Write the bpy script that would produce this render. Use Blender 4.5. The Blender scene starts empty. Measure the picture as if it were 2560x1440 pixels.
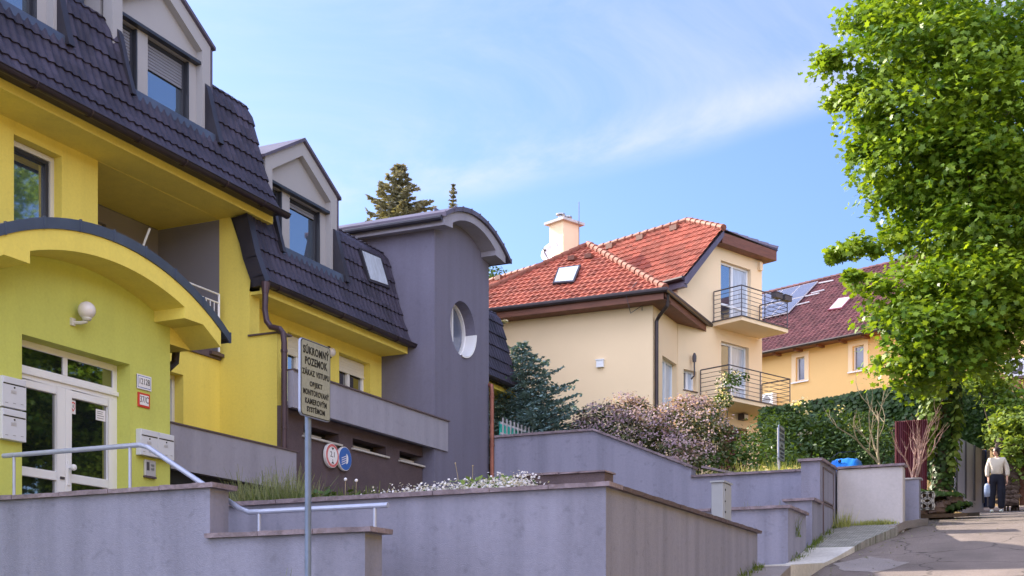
import bpy, bmesh, math, random
import numpy as np
from mathutils import Vector as V, Matrix
from mathutils.geometry import tessellate_polygon
R = math.radians
random.seed(7); rng = np.random.default_rng(7)
sc = bpy.context.scene
COL = sc.collection
# ---------------------------------------------------------------- camera
EYE = V((0, 0, 1.6)); SA, CA = .418, .9085
cd = bpy.data.cameras.new('camera'); cam = bpy.data.objects.new('camera', cd); COL.objects.link(cam)
cd.sensor_width = 36; cd.lens = 45; cd.shift_y = .34375; cd.clip_start = .1; cd.clip_end = 3000
cam.location = EYE; cam.rotation_euler = (R(90), 0, math.atan2(SA, CA)); sc.camera = cam
# ---------------------------------------------------------------- sky and sun
SUN_EL = R(33.5); SUN_DIR = V((-.985, .19, 0)).normalized()
w = bpy.data.worlds.new('World'); sc.world = w; w.use_nodes = True
nt = w.node_tree; N_ = nt.nodes; L_ = nt.links; N_.clear()
out = N_.new('ShaderNodeOutputWorld'); bg = N_.new('ShaderNodeBackground'); sky = N_.new('ShaderNodeTexSky')
sky.sky_type = 'NISHITA'; sky.sun_disc = False; sky.sun_elevation = SUN_EL
sky.sun_rotation = math.atan2(SUN_DIR.x, SUN_DIR.y); sky.air_density = 1.0; sky.dust_density = 1.3; sky.ozone_density = 2.5
geo = N_.new('ShaderNodeTexCoord')
def _n(t, **k):
    q = N_.new(t)
    for a_, b_ in k.items(): setattr(q, a_, b_)
    return q
def _noise(rot, scl, sc_, det, rough, dist):
    m = _n('ShaderNodeMapping'); m.inputs['Rotation'].default_value = rot; m.inputs['Scale'].default_value = scl
    n = _n('ShaderNodeTexNoise'); n.inputs['Scale'].default_value = sc_; n.inputs['Detail'].default_value = det; n.inputs['Roughness'].default_value = rough; n.inputs['Distortion'].default_value = dist
    L_.new(geo.outputs['Generated'], m.inputs[0]); L_.new(m.outputs[0], n.inputs['Vector']); return n.outputs['Fac']
def _ramp(src, stops):
    c = _n('ShaderNodeValToRGB'); e = c.color_ramp.elements
    while len(e) < len(stops): e.new(.5)
    for x, (p, v) in zip(e, stops): x.position = p; x.color = (v, v, v, 1)
    c.color_ramp.interpolation = 'EASE'; L_.new(src, c.inputs[0]); return c.outputs[0]
def _math(op, a_, b_):
    m = _n('ShaderNodeMath', operation=op)
    for i, v in enumerate((a_, b_)):
        if isinstance(v, (int, float)): m.inputs[i].default_value = v
        else: L_.new(v, m.inputs[i])
    return m.outputs[0]
def _mix(f, a_, b_):
    m = _n('ShaderNodeMix', data_type='RGBA'); L_.new(f, m.inputs['Factor']) if not isinstance(f, float) else setattr(m.inputs['Factor'], 'default_value', f)
    for k, v in (('A', a_), ('B', b_)):
        if isinstance(v, tuple): m.inputs[k].default_value = (*v, 1)
        else: L_.new(v, m.inputs[k])
    return m.outputs['Result']
# the long veil of cirrus: its lower edge lies in a great circle
def _dir(px, py): a_, b_ = (px-1280)/3200, (1600-py)/3200; return V((CA*a_-SA, SA*a_+CA, b_)).normalized()
cn = _dir(2060, 205).cross(_dir(1000, 520)).normalized(); cn = cn if cn.z > 0 else -cn
dt = _n('ShaderNodeVectorMath', operation='DOT_PRODUCT'); L_.new(geo.outputs['Generated'], dt.inputs[0]); dt.inputs[1].default_value = cn
wob = _noise((0, 0, 0), (1, 1, 1), 2.2, 3, .5, .2)
ed_ = _math('ADD', dt.outputs['Value'], _math('MULTIPLY', _math('SUBTRACT', wob, .5), .10))
band = _ramp(_math('ADD', _math('MULTIPLY', ed_, 2.0), .5), [(.475, 0), (.53, .8), (.585, .45), (.80, .36), (1, .2)])
tex = _ramp(_noise((R(20), R(35), R(35)), (1.4, 3.6, 5.2), 1.5, 10, .62, .6), [(.34, .05), (.66, 1)])
veil = _math('MULTIPLY', _math('MULTIPLY', band, tex), .95)
skc = _n('ShaderNodeVectorMath', operation='MULTIPLY'); L_.new(sky.outputs[0], skc.inputs[0]); skc.inputs[1].default_value = (.74, .83, 1.12)
c1 = _mix(veil, skc.outputs[0], (3.9, 4.0, 4.6))
# bright clouds added in the unseen sky behind the viewer to light the walls
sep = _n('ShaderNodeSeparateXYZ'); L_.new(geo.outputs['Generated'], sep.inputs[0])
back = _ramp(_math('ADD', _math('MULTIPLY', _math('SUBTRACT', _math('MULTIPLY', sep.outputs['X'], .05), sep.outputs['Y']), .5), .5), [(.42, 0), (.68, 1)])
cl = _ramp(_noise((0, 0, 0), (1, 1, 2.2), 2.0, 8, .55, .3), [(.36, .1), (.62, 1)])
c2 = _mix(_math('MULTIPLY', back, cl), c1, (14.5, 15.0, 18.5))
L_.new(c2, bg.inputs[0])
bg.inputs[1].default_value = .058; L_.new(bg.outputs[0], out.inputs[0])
sl = bpy.data.lights.new('sun', 'SUN'); sl.energy = 2.9; sl.angle = R(.5); sl.color = (1, .9, .74)
so = bpy.data.objects.new('sun', sl); COL.objects.link(so)
sd = V((SUN_DIR.x*math.cos(SUN_EL), SUN_DIR.y*math.cos(SUN_EL), math.sin(SUN_EL)))
so.rotation_euler = sd.to_track_quat('Z', 'Y').to_euler(); so.location = (-20, 0, 30)
sc.view_settings.view_transform = 'Standard'; sc.view_settings.look = 'None'; sc.view_settings.exposure = 2.12
sc.render.engine = 'CYCLES'; sc.render.resolution_x = 1024; sc.render.resolution_y = 576
# ---------------------------------------------------------------- measuring helpers: a ray of the camera met with a real plane of the place
def ray(px, py):
    a = (px-1280)/3200; b = (1600-py)/3200
    return V((CA*a-SA, SA*a+CA, b))
def hit(px, py, P, N):
    d = ray(px, py); return EYE + d*((V(P)-EYE).dot(V(N))/d.dot(V(N)))
def onx(px, py, x): return hit(px, py, (x, 0, 0), (1, 0, 0))
def ony(px, py, y): return hit(px, py, (0, y, 0), (0, 1, 0))
def atd(px, py, Y): return EYE + ray(px, py)*Y
def camw(X, Y, z=0): return V((CA*X-SA*Y, SA*X+CA*Y, z))
UX, UY, UZ = V((1, 0, 0)), V((0, 1, 0)), V((0, 0, 1))
# ---------------------------------------------------------------- materials
def mat(name, col, rough=.8, var=.12, vs=1.5, bump=.0, bs=40, metal=0, spec=.4, col2=None, fs=None, coat=0, stretch=(1, 1, 1), em=0, fa=.16, streak=0, crack=0):
    m = bpy.data.materials.new(name); m.use_nodes = True; n = m.node_tree.nodes; l = m.node_tree.links
    p = n['Principled BSDF']; p.inputs['Roughness'].default_value = rough; p.inputs['Metallic'].default_value = metal
    p.inputs['Specular IOR Level'].default_value = spec; p.inputs['Coat Weight'].default_value = coat
    g = n.new('ShaderNodeNewGeometry')
    mpp = n.new('ShaderNodeMapping'); mpp.inputs['Scale'].default_value = stretch; l.new(g.outputs['Position'], mpp.inputs[0])
    nz = n.new('ShaderNodeTexNoise'); nz.inputs['Scale'].default_value = vs; nz.inputs['Detail'].default_value = 6; nz.inputs['Roughness'].default_value = .6
    l.new(mpp.outputs[0], nz.inputs['Vector'])
    r = n.new('ShaderNodeMapRange'); r.inputs['From Min'].default_value = .3; r.inputs['From Max'].default_value = .7
    l.new(nz.outputs['Fac'], r.inputs['Value'])
    mx = n.new('ShaderNodeMix'); mx.data_type = 'RGBA'
    c2 = col2 or tuple(min(1, c*(1+var)) for c in col); c1 = col if col2 else tuple(c*(1-var) for c in col)
    mx.inputs['A'].default_value = (*c1, 1); mx.inputs['B'].default_value = (*c2, 1)
    l.new(r.outputs[0], mx.inputs['Factor']); last = mx.outputs['Result']
    if fs:   # second, finer mottling
        n2 = n.new('ShaderNodeTexNoise'); n2.inputs['Scale'].default_value = fs; n2.inputs['Detail'].default_value = 4; l.new(g.outputs['Position'], n2.inputs['Vector'])
        r2 = n.new('ShaderNodeMapRange'); r2.inputs['From Min'].default_value = .25; r2.inputs['From Max'].default_value = .75
        r2.inputs['To Min'].default_value = 1-fa; r2.inputs['To Max'].default_value = 1+fa*.75; l.new(n2.outputs['Fac'], r2.inputs['Value'])
        m2 = n.new('ShaderNodeVectorMath'); m2.operation = 'SCALE'; l.new(last, m2.inputs[0]); l.new(r2.outputs[0], m2.inputs['Scale']); last = m2.outputs[0]
    def darken(vec_scale, sc, lo, hi, amt, vor=0):
        nonlocal last
        mm = n.new('ShaderNodeMapping'); mm.inputs['Scale'].default_value = vec_scale; l.new(g.outputs['Position'], mm.inputs[0]); src = mm.outputs[0]
        if vor:
            dn = n.new('ShaderNodeTexNoise'); dn.inputs['Scale'].default_value = 1.6; dn.inputs['Detail'].default_value = 5; l.new(src, dn.inputs['Vector'])
            ad = n.new('ShaderNodeMix'); ad.data_type = 'RGBA'; ad.blend_type = 'LINEAR_LIGHT'; ad.inputs['Factor'].default_value = .35; l.new(src, ad.inputs['A']); l.new(dn.outputs['Color'], ad.inputs['B'])
            t = n.new('ShaderNodeTexVoronoi'); t.feature = 'DISTANCE_TO_EDGE'; t.inputs['Scale'].default_value = sc; l.new(ad.outputs['Result'], t.inputs['Vector']); o_ = t.outputs['Distance']
        else:
            t = n.new('ShaderNodeTexNoise'); t.inputs['Scale'].default_value = sc; t.inputs['Detail'].default_value = 5; l.new(src, t.inputs['Vector']); o_ = t.outputs['Fac']
        q = n.new('ShaderNodeMapRange'); q.inputs['From Min'].default_value = lo; q.inputs['From Max'].default_value = hi; q.inputs['To Min'].default_value = 1-amt; q.inputs['To Max'].default_value = 1; l.new(o_, q.inputs['Value'])
        v = n.new('ShaderNodeVectorMath'); v.operation = 'SCALE'; l.new(last, v.inputs[0]); l.new(q.outputs[0], v.inputs['Scale']); last = v.outputs[0]
    if streak: darken((2.6, 2.6, .16), 1.5, .32, .60, streak); darken((1, 1, 1), 9, .28, .40, streak*.8)
    if crack == 2: darken((1, 1, 1), .45, .002, .006, .22, 1)
    elif crack: darken((1, 1, 1), .55, .004, .014, .55, 1); darken((1, .35, 1), 1.1, .35, .6, .22)
    l.new(last, p.inputs['Base Color'])
    if bump:
        nb = n.new('ShaderNodeTexNoise'); nb.inputs['Scale'].default_value = bs; nb.inputs['Detail'].default_value = 5; l.new(g.outputs['Position'], nb.inputs['Vector'])
        b = n.new('ShaderNodeBump'); b.inputs['Strength'].default_value = bump; b.inputs['Distance'].default_value = .02
        l.new(nb.outputs['Fac'], b.inputs['Height']); l.new(b.outputs[0], p.inputs['Normal'])
    if em: p.inputs['Emission Strength'].default_value = em; p.inputs['Emission Color'].default_value = (*col, 1)
    return m
def leafmat(name, c1, c2, trans=.35, rough=.45):
    m = bpy.data.materials.new(name); m.use_nodes = True; n = m.node_tree.nodes; l = m.node_tree.links
    p = n['Principled BSDF']; p.inputs['Roughness'].default_value = rough; p.inputs['Specular IOR Level'].default_value = .35
    a = n.new('ShaderNodeAttribute'); a.attribute_name = 'tint'
    mx = n.new('ShaderNodeMix'); mx.data_type = 'RGBA'; mx.inputs['A'].default_value = (*c1, 1); mx.inputs['B'].default_value = (*c2, 1)
    l.new(a.outputs['Fac'], mx.inputs['Factor']); l.new(mx.outputs['Result'], p.inputs['Base Color'])
    t = n.new('ShaderNodeBsdfTranslucent'); g = n.new('ShaderNodeVectorMath'); g.operation = 'MULTIPLY'; g.inputs[1].default_value = (1.5, 1.35, .5)
    l.new(mx.outputs['Result'], g.inputs[0]); l.new(g.outputs[0], t.inputs['Color'])
    s = n.new('ShaderNodeMixShader'); s.inputs[0].default_value = trans
    l.new(p.outputs[0], s.inputs[1]); l.new(t.outputs[0], s.inputs[2]); l.new(s.outputs[0], n['Material Output'].inputs['Surface'])
    return m
def tilemat(name, c1, c2, py, px, rough=.6, ax='Y', spec=.3):
    """per-tile colour differences plus weathering; a tile is px wide and py high"""
    m = mat(name, c1, rough, .1, 1.2, .25, 60, col2=c2, spec=spec, fs=14); n = m.node_tree.nodes; l = m.node_tree.links
    g = n.new('ShaderNodeNewGeometry'); s = n.new('ShaderNodeVectorMath'); s.operation = 'MULTIPLY'; s.inputs[1].default_value = (1/px if ax == 'X' else 0, 1/px if ax == 'Y' else 0, 1/py)
    l.new(g.outputs['Position'], s.inputs[0]); f = n.new('ShaderNodeVectorMath'); f.operation = 'FLOOR'; l.new(s.outputs[0], f.inputs[0])
    wn = n.new('ShaderNodeTexWhiteNoise'); l.new(f.outputs[0], wn.inputs['Vector'])
    r = n.new('ShaderNodeMapRange'); r.inputs['To Min'].default_value = .7; r.inputs['To Max'].default_value = 1.28; l.new(wn.outputs['Value'], r.inputs['Value'])
    p = n['Principled BSDF']; src = p.inputs['Base Color'].links[0].from_socket
    k = n.new('ShaderNodeVectorMath'); k.operation = 'SCALE'; l.new(src, k.inputs[0]); l.new(r.outputs[0], k.inputs['Scale']); l.new(k.outputs[0], p.inputs['Base Color'])
    return m
def glassmat(name, col=(.02, .025, .03), rough=.02, spec=1.0, ior=1.8):
    m = mat(name, col, rough, .2, .6, 0, spec=spec); m.node_tree.nodes['Principled BSDF'].inputs['IOR'].default_value = ior
    return m
M = dict(
 yellow=mat('yellow_plaster', (.80, .66, .135), .85, .03, .5, .22, 120, fs=30, fa=.05, streak=.06),
 lime=mat('lime_plaster', (.56, .58, .13), .85, .03, .5, .22, 120, fs=30, fa=.05, streak=.06),
 greyp=mat('light_grey_plaster', (.31, .30, .36), .88, .04, .8, .2, 110, fs=25, fa=.05, streak=.12),
 dormer=mat('dormer_plaster', (.35, .34, .35), .85, .04, .8, .06, 80),
 tower=mat('slate_violet_plaster', (.165, .157, .22), .88, .05, .6, .25, 120, fs=30, fa=.06, streak=.10),
 loggia=mat('loggia_plaster', (.20, .19, .215), .88, .06, .6, .15, 90),
 brown=mat('brown_marble_plaster', (.105, .075, .085), .8, .15, 3, .5, 120, fs=60),
 gwall=mat('garden_wall_plaster', (.265, .262, .35), .9, .06, .55, .35, 90, fs=26, fa=.07, stretch=(1, 1, .45), streak=.20),
 pwall=mat('pale_wall_plaster', (.46, .43, .44), .9, .05, .55, .25, 80, fs=26, fa=.06, streak=.10),
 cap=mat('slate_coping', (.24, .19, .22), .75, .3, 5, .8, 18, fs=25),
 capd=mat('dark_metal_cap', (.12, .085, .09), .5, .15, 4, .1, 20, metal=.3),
 tile=tilemat('anthracite_tile', (.030, .026, .042), (.050, .042, .064), .33, .30, .5),
 metal=mat('anthracite_sheet', (.045, .042, .055), .42, .2, 2, .1, 8, metal=.4),
 bluemetal=mat('blue_grey_sheet', (.085, .105, .155), .4, .2, 2, .12, 6, metal=.4),
 purplemetal=mat('purple_grey_sheet', (.12, .10, .135), .45, .2, 2, .1, 6, metal=.3),
 gutter=mat('dark_brown_gutter', (.04, .028, .03), .38, .2, 3, .05, 12, metal=.35),
 pipe=mat('maroon_pipe', (.06, .035, .045), .4, .2, 3, metal=.2),
 copper=mat('copper_brown_pipe', (.26, .10, .07), .45, .3, 3, metal=.4),
 white=mat('white_frame', (.78, .78, .80), .35, .03, 2),
 cream=mat('cream_frame', (.62, .60, .55), .4, .04, 2),
 dframe=mat('dark_frame', (.03, .032, .042), .35, .1, 2),
 shutter=mat('grey_shutter', (.20, .20, .23), .45, .05, 2),
 bshutter=mat('beige_shutter', (.70, .66, .56), .5, .04, 2),
 glass=glassmat('dark_glass', (.008, .010, .012), ior=2.3), skyglass=glassmat('bright_glass', (.03, .05, .08), .03, 1, 2.6),
 greyglass=mat('grey_glass', (.13, .15, .22), .15, .2, 2, 0, spec=1),
 curtain=mat('pale_curtain', (.45, .5, .58), .3, .25, 3, 0, spec=1, stretch=(6, 6, .6)),
 rail=mat('galvanised_paint', (.40, .43, .56), .38, .08, 8, .15, 30, metal=.35),
 steel=mat('steel', (.35, .35, .37), .35, .1, 6, metal=.8),
 darksteel=mat('dark_steel', (.09, .08, .09), .5, .1, 6, metal=.4),
 black=mat('black_paint', (.012, .012, .014), .5, .1, 4),
 signface=mat('sign_face', (.31, .32, .28), .45, .05, 6, fs=40),
 signwhite=mat('sign_white', (.78, .76, .78), .4, .03, 6), red=mat('sign_red', (.55, .07, .07), .45, .1, 8, col2=(.62, .2, .2)),
 blue=mat('sign_blue', (.03, .12, .42), .4, .1, 8), redsign=mat('plate_red', (.6, .05, .03), .4),
 box=mat('mailbox_paint', (.60, .61, .66), .4, .03, 3),
 globe=mat('opal_globe', (.72, .67, .66), .2, .03, 3, spec=.6),
 beige=mat('peach_plaster', (.85, .65, .42), .88, .03, .4, .1, 60),
 orangewall=mat('apricot_plaster', (.78, .52, .22), .88, .03, .4, .1, 60),
 redtile=tilemat('terracotta_tile', (.255, .055, .032), (.32, .08, .046), .21, .30, .7, 'X'),
 winetile=tilemat('wine_tile', (.10, .033, .036), (.13, .046, .046), .25, .30, .6, 'X'),
 ridge=mat('terracotta_ridge', (.23, .075, .045), .7, .2, 6, .3, 30),
 wood=mat('brown_wood', (.12, .045, .028), .6, .3, 3, .3, 20, col2=(.2, .075, .045), stretch=(1, 1, 8)),
 asphalt=mat('asphalt', (.235, .19, .175), .9, .22, .7, .9, 90, fs=70, fa=.3, crack=1),
 asphaltold=mat('worn_asphalt', (.27, .235, .23), .9, .15, 1.2, .9, 70, fs=40),
 concrete=mat('pale_concrete', (.52, .49, .46), .9, .12, 2, .4, 50, fs=18),
 soil=mat('soil', (.09, .06, .04), .95, .3, 2, .8, 20, fs=20), ground=mat('grass_ground', (.06, .085, .02), .95, .3, 1, .8, 20, fs=12, col2=(.10, .10, .04)),
 bark=mat('bark', (.09, .06, .04), .9, .35, 6, .9, 25), deadwood=mat('dead_wood', (.36, .23, .20), .85, .25, 8, .4, 40),
 twig=mat('dry_twig', (.34, .27, .17), .85, .25, 8, .4, 40),
 cabinet=mat('cabinet_grey', (.33, .34, .37), .5, .06, 3, .08, 30), wine=mat('wine_sheet', (.15, .032, .05), .5, .12, 2, .1, 10),
 gate=mat('gate_sheet', (.32, .29, .32), .5, .1, 1.5, .15, 8, metal=.3), navy=mat('navy_post', (.02, .03, .09), .5, .2, 2),
 stone=mat('rubble_stone', (.14, .095, .08), .9, .35, 3, .9, 12, fs=9), tarp=mat('blue_tarp', (.015, .20, .72), .45, .2, 3, .5, 5),
 turq=mat('turquoise_cloth', (.05, .50, .42), .7, .15, 6, .2, 20), solar=mat('solar_glass', (.10, .11, .16), .12, .1, 2, spec=1),
 alu=mat('aluminium', (.55, .53, .56), .4, .05, 3, metal=.4), dish=mat('dish_paint', (.62, .56, .55), .5, .05, 3),
 skin=mat('skin', (.72, .42, .31), .6, .05, 10), hair=mat('dark_hair', (.03, .015, .014), .5, .3, 30),
 blouse=mat('cream_blouse', (.72, .63, .54), .85, .06, 9, .4, 14), trousers=mat('navy_trousers', (.009, .010, .024), .85, .15, 6, .4, 14),
 shoe=mat('white_shoe', (.7, .74, .68), .6, .05, 20), bag=mat('light_blue_bag', (.34, .42, .62), .6, .1, 8, .3, 20),
 ochre=mat('ochre_plaster', (.38, .27, .03), .88, .04, .5, .1, 60),
 petal=mat('white_petal', (.75, .72, .78), .6, .08, 20),
)
M['paver'] = m = mat('grey_paver', (.33, .31, .30), .9, .2, 3, .5, 40, fs=25)
n = m.node_tree.nodes; l = m.node_tree.links
b = n.new('ShaderNodeTexBrick'); b.inputs['Scale'].default_value = 5; b.inputs['Mortar Size'].default_value = .03; b.inputs['Color1'].default_value = (1, 1, 1, 1); b.inputs['Color2'].default_value = (.7, .7, .7, 1); b.inputs['Mortar'].default_value = (.3, .35, .2, 1)
g = n.new('ShaderNodeNewGeometry'); l.new(g.outputs['Position'], b.inputs['Vector'])
p = n['Principled BSDF']; src = p.inputs['Base Color'].links[0].from_socket
k = n.new('ShaderNodeVectorMath'); k.operation = 'MULTIPLY'; l.new(src, k.inputs[0]); l.new(b.outputs['Color'], k.inputs[1]); l.new(k.outputs[0], p.inputs['Base Color'])
LM = dict(
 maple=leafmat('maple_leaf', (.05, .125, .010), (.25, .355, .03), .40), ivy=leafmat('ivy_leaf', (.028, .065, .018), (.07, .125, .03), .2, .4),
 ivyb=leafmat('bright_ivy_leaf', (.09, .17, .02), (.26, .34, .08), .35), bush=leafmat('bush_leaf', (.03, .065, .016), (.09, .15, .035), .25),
 needle=leafmat('blue_needle', (.05, .10, .10), (.20, .30, .31), .12, .6), needleg=leafmat('green_needle', (.10, .11, .055), (.34, .31, .22), .15, .6),
 weig=leafmat('weigela_leaf', (.04, .055, .025), (.12, .13, .05), .25), flower=leafmat('pink_flower', (.22, .14, .22), (.56, .42, .46), .3, .6),
 grass=leafmat('grass_blade', (.05, .10, .02), (.20, .25, .05), .35), dry=leafmat('seed_grass', (.10, .13, .05), (.30, .32, .17), .35),
 yellowgrass=leafmat('sunny_grass', (.20, .25, .06), (.45, .46, .18), .4), rose=leafmat('cream_rose', (.6, .5, .35), (.75, .68, .5), .3, .6), wflower=leafmat('white_flower', (.6, .58, .65), (.85, .83, .9), .3, .6))
# ---------------------------------------------------------------- mesh builder
def wbase(o):
    p = V((0, 0, 0))
    while o: p = p+o.location; o = o.parent
    return p
class MB:
    def __init__(s): s.v = []; s.f = []
    def add(s, vs, fs):
        k = len(s.v); s.v += [V(v) for v in vs]; s.f += [[i+k for i in f] for f in fs]; return s
    def poly(s, pts): return s.add(pts, [list(range(len(pts)))])
    def obox(s, O, A, N, a0, a1, n0, n1, z0, z1):
        O, A, N = V(O), V(A), V(N); O = V((O.x, O.y, 0)); p = [O+A*a+N*n+UZ*z for z in (z0, z1) for a, n in ((a0, n0), (a1, n0), (a1, n1), (a0, n1))]
        return s.add(p, [[0, 3, 2, 1], [4, 5, 6, 7], [0, 1, 5, 4], [1, 2, 6, 5], [2, 3, 7, 6], [3, 0, 4, 7]])
    def box(s, x0, x1, y0, y1, z0, z1): return s.obox((0, 0, 0), UX, UY, x0, x1, y0, y1, z0, z1)
    def prism(s, pts, vec):
        n = len(pts); a = [V(p) for p in pts]; vec = V(vec); s.add(a+[p+vec for p in a], [[i, (i+1) % n, n+(i+1) % n, n+i] for i in range(n)])
        for tri in tessellate_polygon([a]):
            k = len(s.v)-2*n; s.f.append([k+i for i in tri]); s.f.append([k+n+i for i in reversed(tri)])
        return s
    def flat(s, pts):
        a = [V(p) for p in pts]; return s.add(a, [list(t) for t in tessellate_polygon([a])])
    def tube(s, pts, r, n=8, caps=True):
        pts = [V(p) for p in pts]; rs = r if isinstance(r, (list, tuple)) else [r]*len(pts); k = len(s.v)
        ref = None
        for i, p in enumerate(pts):
            d = (pts[min(i+1, len(pts)-1)]-pts[max(i-1, 0)]).normalized()
            if ref is None: ref = d.orthogonal().normalized()
            ref = (ref-d*ref.dot(d)).normalized(); b = d.cross(ref)
            s.v += [p+(ref*math.cos(2*math.pi*j/n)+b*math.sin(2*math.pi*j/n))*rs[i] for j in range(n)]
        for i in range(len(pts)-1):
            for j in range(n): s.f.append([k+i*n+j, k+i*n+(j+1) % n, k+(i+1)*n+(j+1) % n, k+(i+1)*n+j])
        if caps: s.f.append([k+j for j in range(n)][::-1]); s.f.append([k+(len(pts)-1)*n+j for j in range(n)])
        return s
    def lathe(s, c, ax, prof, n=20):
        c, ax = V(c), V(ax).normalized(); u = ax.orthogonal().normalized(); b = ax.cross(u); k = len(s.v)
        for (r, h) in prof: s.v += [c+ax*h+(u*math.cos(2*math.pi*j/n)+b*math.sin(2*math.pi*j/n))*r for j in range(n)]
        for i in range(len(prof)-1):
            for j in range(n): s.f.append([k+i*n+j, k+i*n+(j+1) % n, k+(i+1)*n+(j+1) % n, k+(i+1)*n+j])
        s.f.append([k+j for j in range(n)][::-1]); s.f.append([k+(len(prof)-1)*n+j for j in range(n)]); return s
    def ball(s, c, r, n=12, sx=(1, 1, 1), jit=0):
        c = V(c); k = len(s.v); m = n//2+1
        for i in range(m):
            th = math.pi*i/(m-1)
            for j in range(n):
                q = 1+random.uniform(-jit, jit); ph = 2*math.pi*j/n
                s.v.append(c+V((math.sin(th)*math.cos(ph)*sx[0], math.sin(th)*math.sin(ph)*sx[1], math.cos(th)*sx[2]))*r*q)
        for i in range(m-1):
            for j in range(n): s.f.append([k+i*n+j, k+(i+1)*n+j, k+(i+1)*n+(j+1) % n, k+i*n+(j+1) % n])
        return s
    def facade(s, O, A, N, a0, a1, z0, z1, ops=(), depth=.2):
        O, A, N = V(O), V(A), V(N); O = V((O.x, O.y, 0)); P = lambda a, z, n=0: O+A*a+UZ*z+N*n
        aa = sorted({a0, a1, *[min(max(o[i], a0), a1) for o in ops for i in (0, 1)]}); zz = sorted({z0, z1, *[min(max(o[i], z0), z1) for o in ops for i in (2, 3)]})
        for i in range(len(aa)-1):
            for j in range(len(zz)-1):
                ca, cz = (aa[i]+aa[i+1])/2, (zz[j]+zz[j+1])/2
                if any(o[0] < ca < o[1] and o[2] < cz < o[3] for o in ops): continue
                s.poly([P(aa[i], zz[j]), P(aa[i+1], zz[j]), P(aa[i+1], zz[j+1]), P(aa[i], zz[j+1])])
        for o in ops:
            d = o[4] if len(o) > 4 else depth
            c = [(o[0], o[2]), (o[1], o[2]), (o[1], o[3]), (o[0], o[3])]
            for i in range(4): a, b = c[i], c[(i+1) % 4]; s.poly([P(*a), P(*b), P(*b, -d), P(*a, -d)])
        return s
    def build(s, name, m, parent=None, smooth=False, recalc=True, bevel=0, tint=None):
        pts = np.array([tuple(v) for v in s.v]) if s.v else np.zeros((1, 3))
        if parent is not None: base = wbase(parent)
        else: base = V(((pts[:, 0].min()+pts[:, 0].max())/2, (pts[:, 1].min()+pts[:, 1].max())/2, pts[:, 2].min()))
        me = bpy.data.meshes.new(name); me.from_pydata([tuple(v-base) for v in s.v], [], s.f)
        me.validate()
        if recalc:
            bm = bmesh.new(); bm.from_mesh(me)
            bmesh.ops.remove_doubles(bm, verts=bm.verts, dist=.0002)
            bmesh.ops.recalc_face_normals(bm, faces=bm.faces); bm.to_mesh(me); bm.free()
        o = bpy.data.objects.new(name, me); COL.objects.link(o)
        me.materials.append(M[m] if isinstance(m, str) else m)
        if parent is not None: o.parent = parent
        else: o.location = base
        if smooth:
            me.polygons.foreach_set('use_smooth', [True]*len(me.polygons))
        if bevel:
            b = o.modifiers.new('bevel', 'BEVEL'); b.width = bevel; b.segments = 2; b.limit_method = 'ANGLE'; b.angle_limit = R(40)
        return o
def tag(o, label=None, cat=None, group=None, kind=None):
    if label: o['label'] = label
    if cat: o['category'] = cat
    if group: o['group'] = group
    if kind: o['kind'] = kind
    return o
def thing(name, label, cat, loc, group=None):
    o = bpy.data.objects.new(name, None); COL.objects.link(o); o.location = V(loc); o.empty_display_size = .2
    return tag(o, label, cat, group)
def copy_tree(o, parent=None):
    c = o.copy(); COL.objects.link(c); c.parent = parent
    for ch in [x for x in COL.objects if x.parent == o]: copy_tree(ch, c)
    return c
def text(s, size, O, A, N, m, parent, name='lettering', xs=1.0, bold=0, maxw=None, align='CENTER', Up=UZ):
    cu = bpy.data.curves.new('t', 'FONT'); cu.body = s; cu.size = size; cu.align_x = align; cu.align_y = 'CENTER'; cu.offset = bold; cu.extrude = .001; cu.space_character = 1.14 if bold else 1.0
    o = bpy.data.objects.new('t', cu); COL.objects.link(o); dg = bpy.context.evaluated_depsgraph_get()
    me = bpy.data.meshes.new_from_object(o.evaluated_get(dg)); bpy.data.objects.remove(o)
    A, N, O = V(A), V(N), V(O); ws = [v.co.x for v in me.vertices]; wd = max(ws)-min(ws); k = xs
    if maxw and wd*k > maxw: k = maxw/wd
    b = wbase(parent); me.transform(Matrix.Translation(O-b) @ Matrix(((A.x*k, Up.x, N.x), (A.y*k, Up.y, N.y), (A.z*k, Up.z, N.z))).to_4x4())
    q = bpy.data.objects.new(name, me); COL.objects.link(q); q.parent = parent; me.materials.append(M[m]); return q
def prof_len(prof):
    return [0]+list(np.cumsum([math.dist(prof[i], prof[i+1]) for i in range(len(prof)-1)]))
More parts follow.
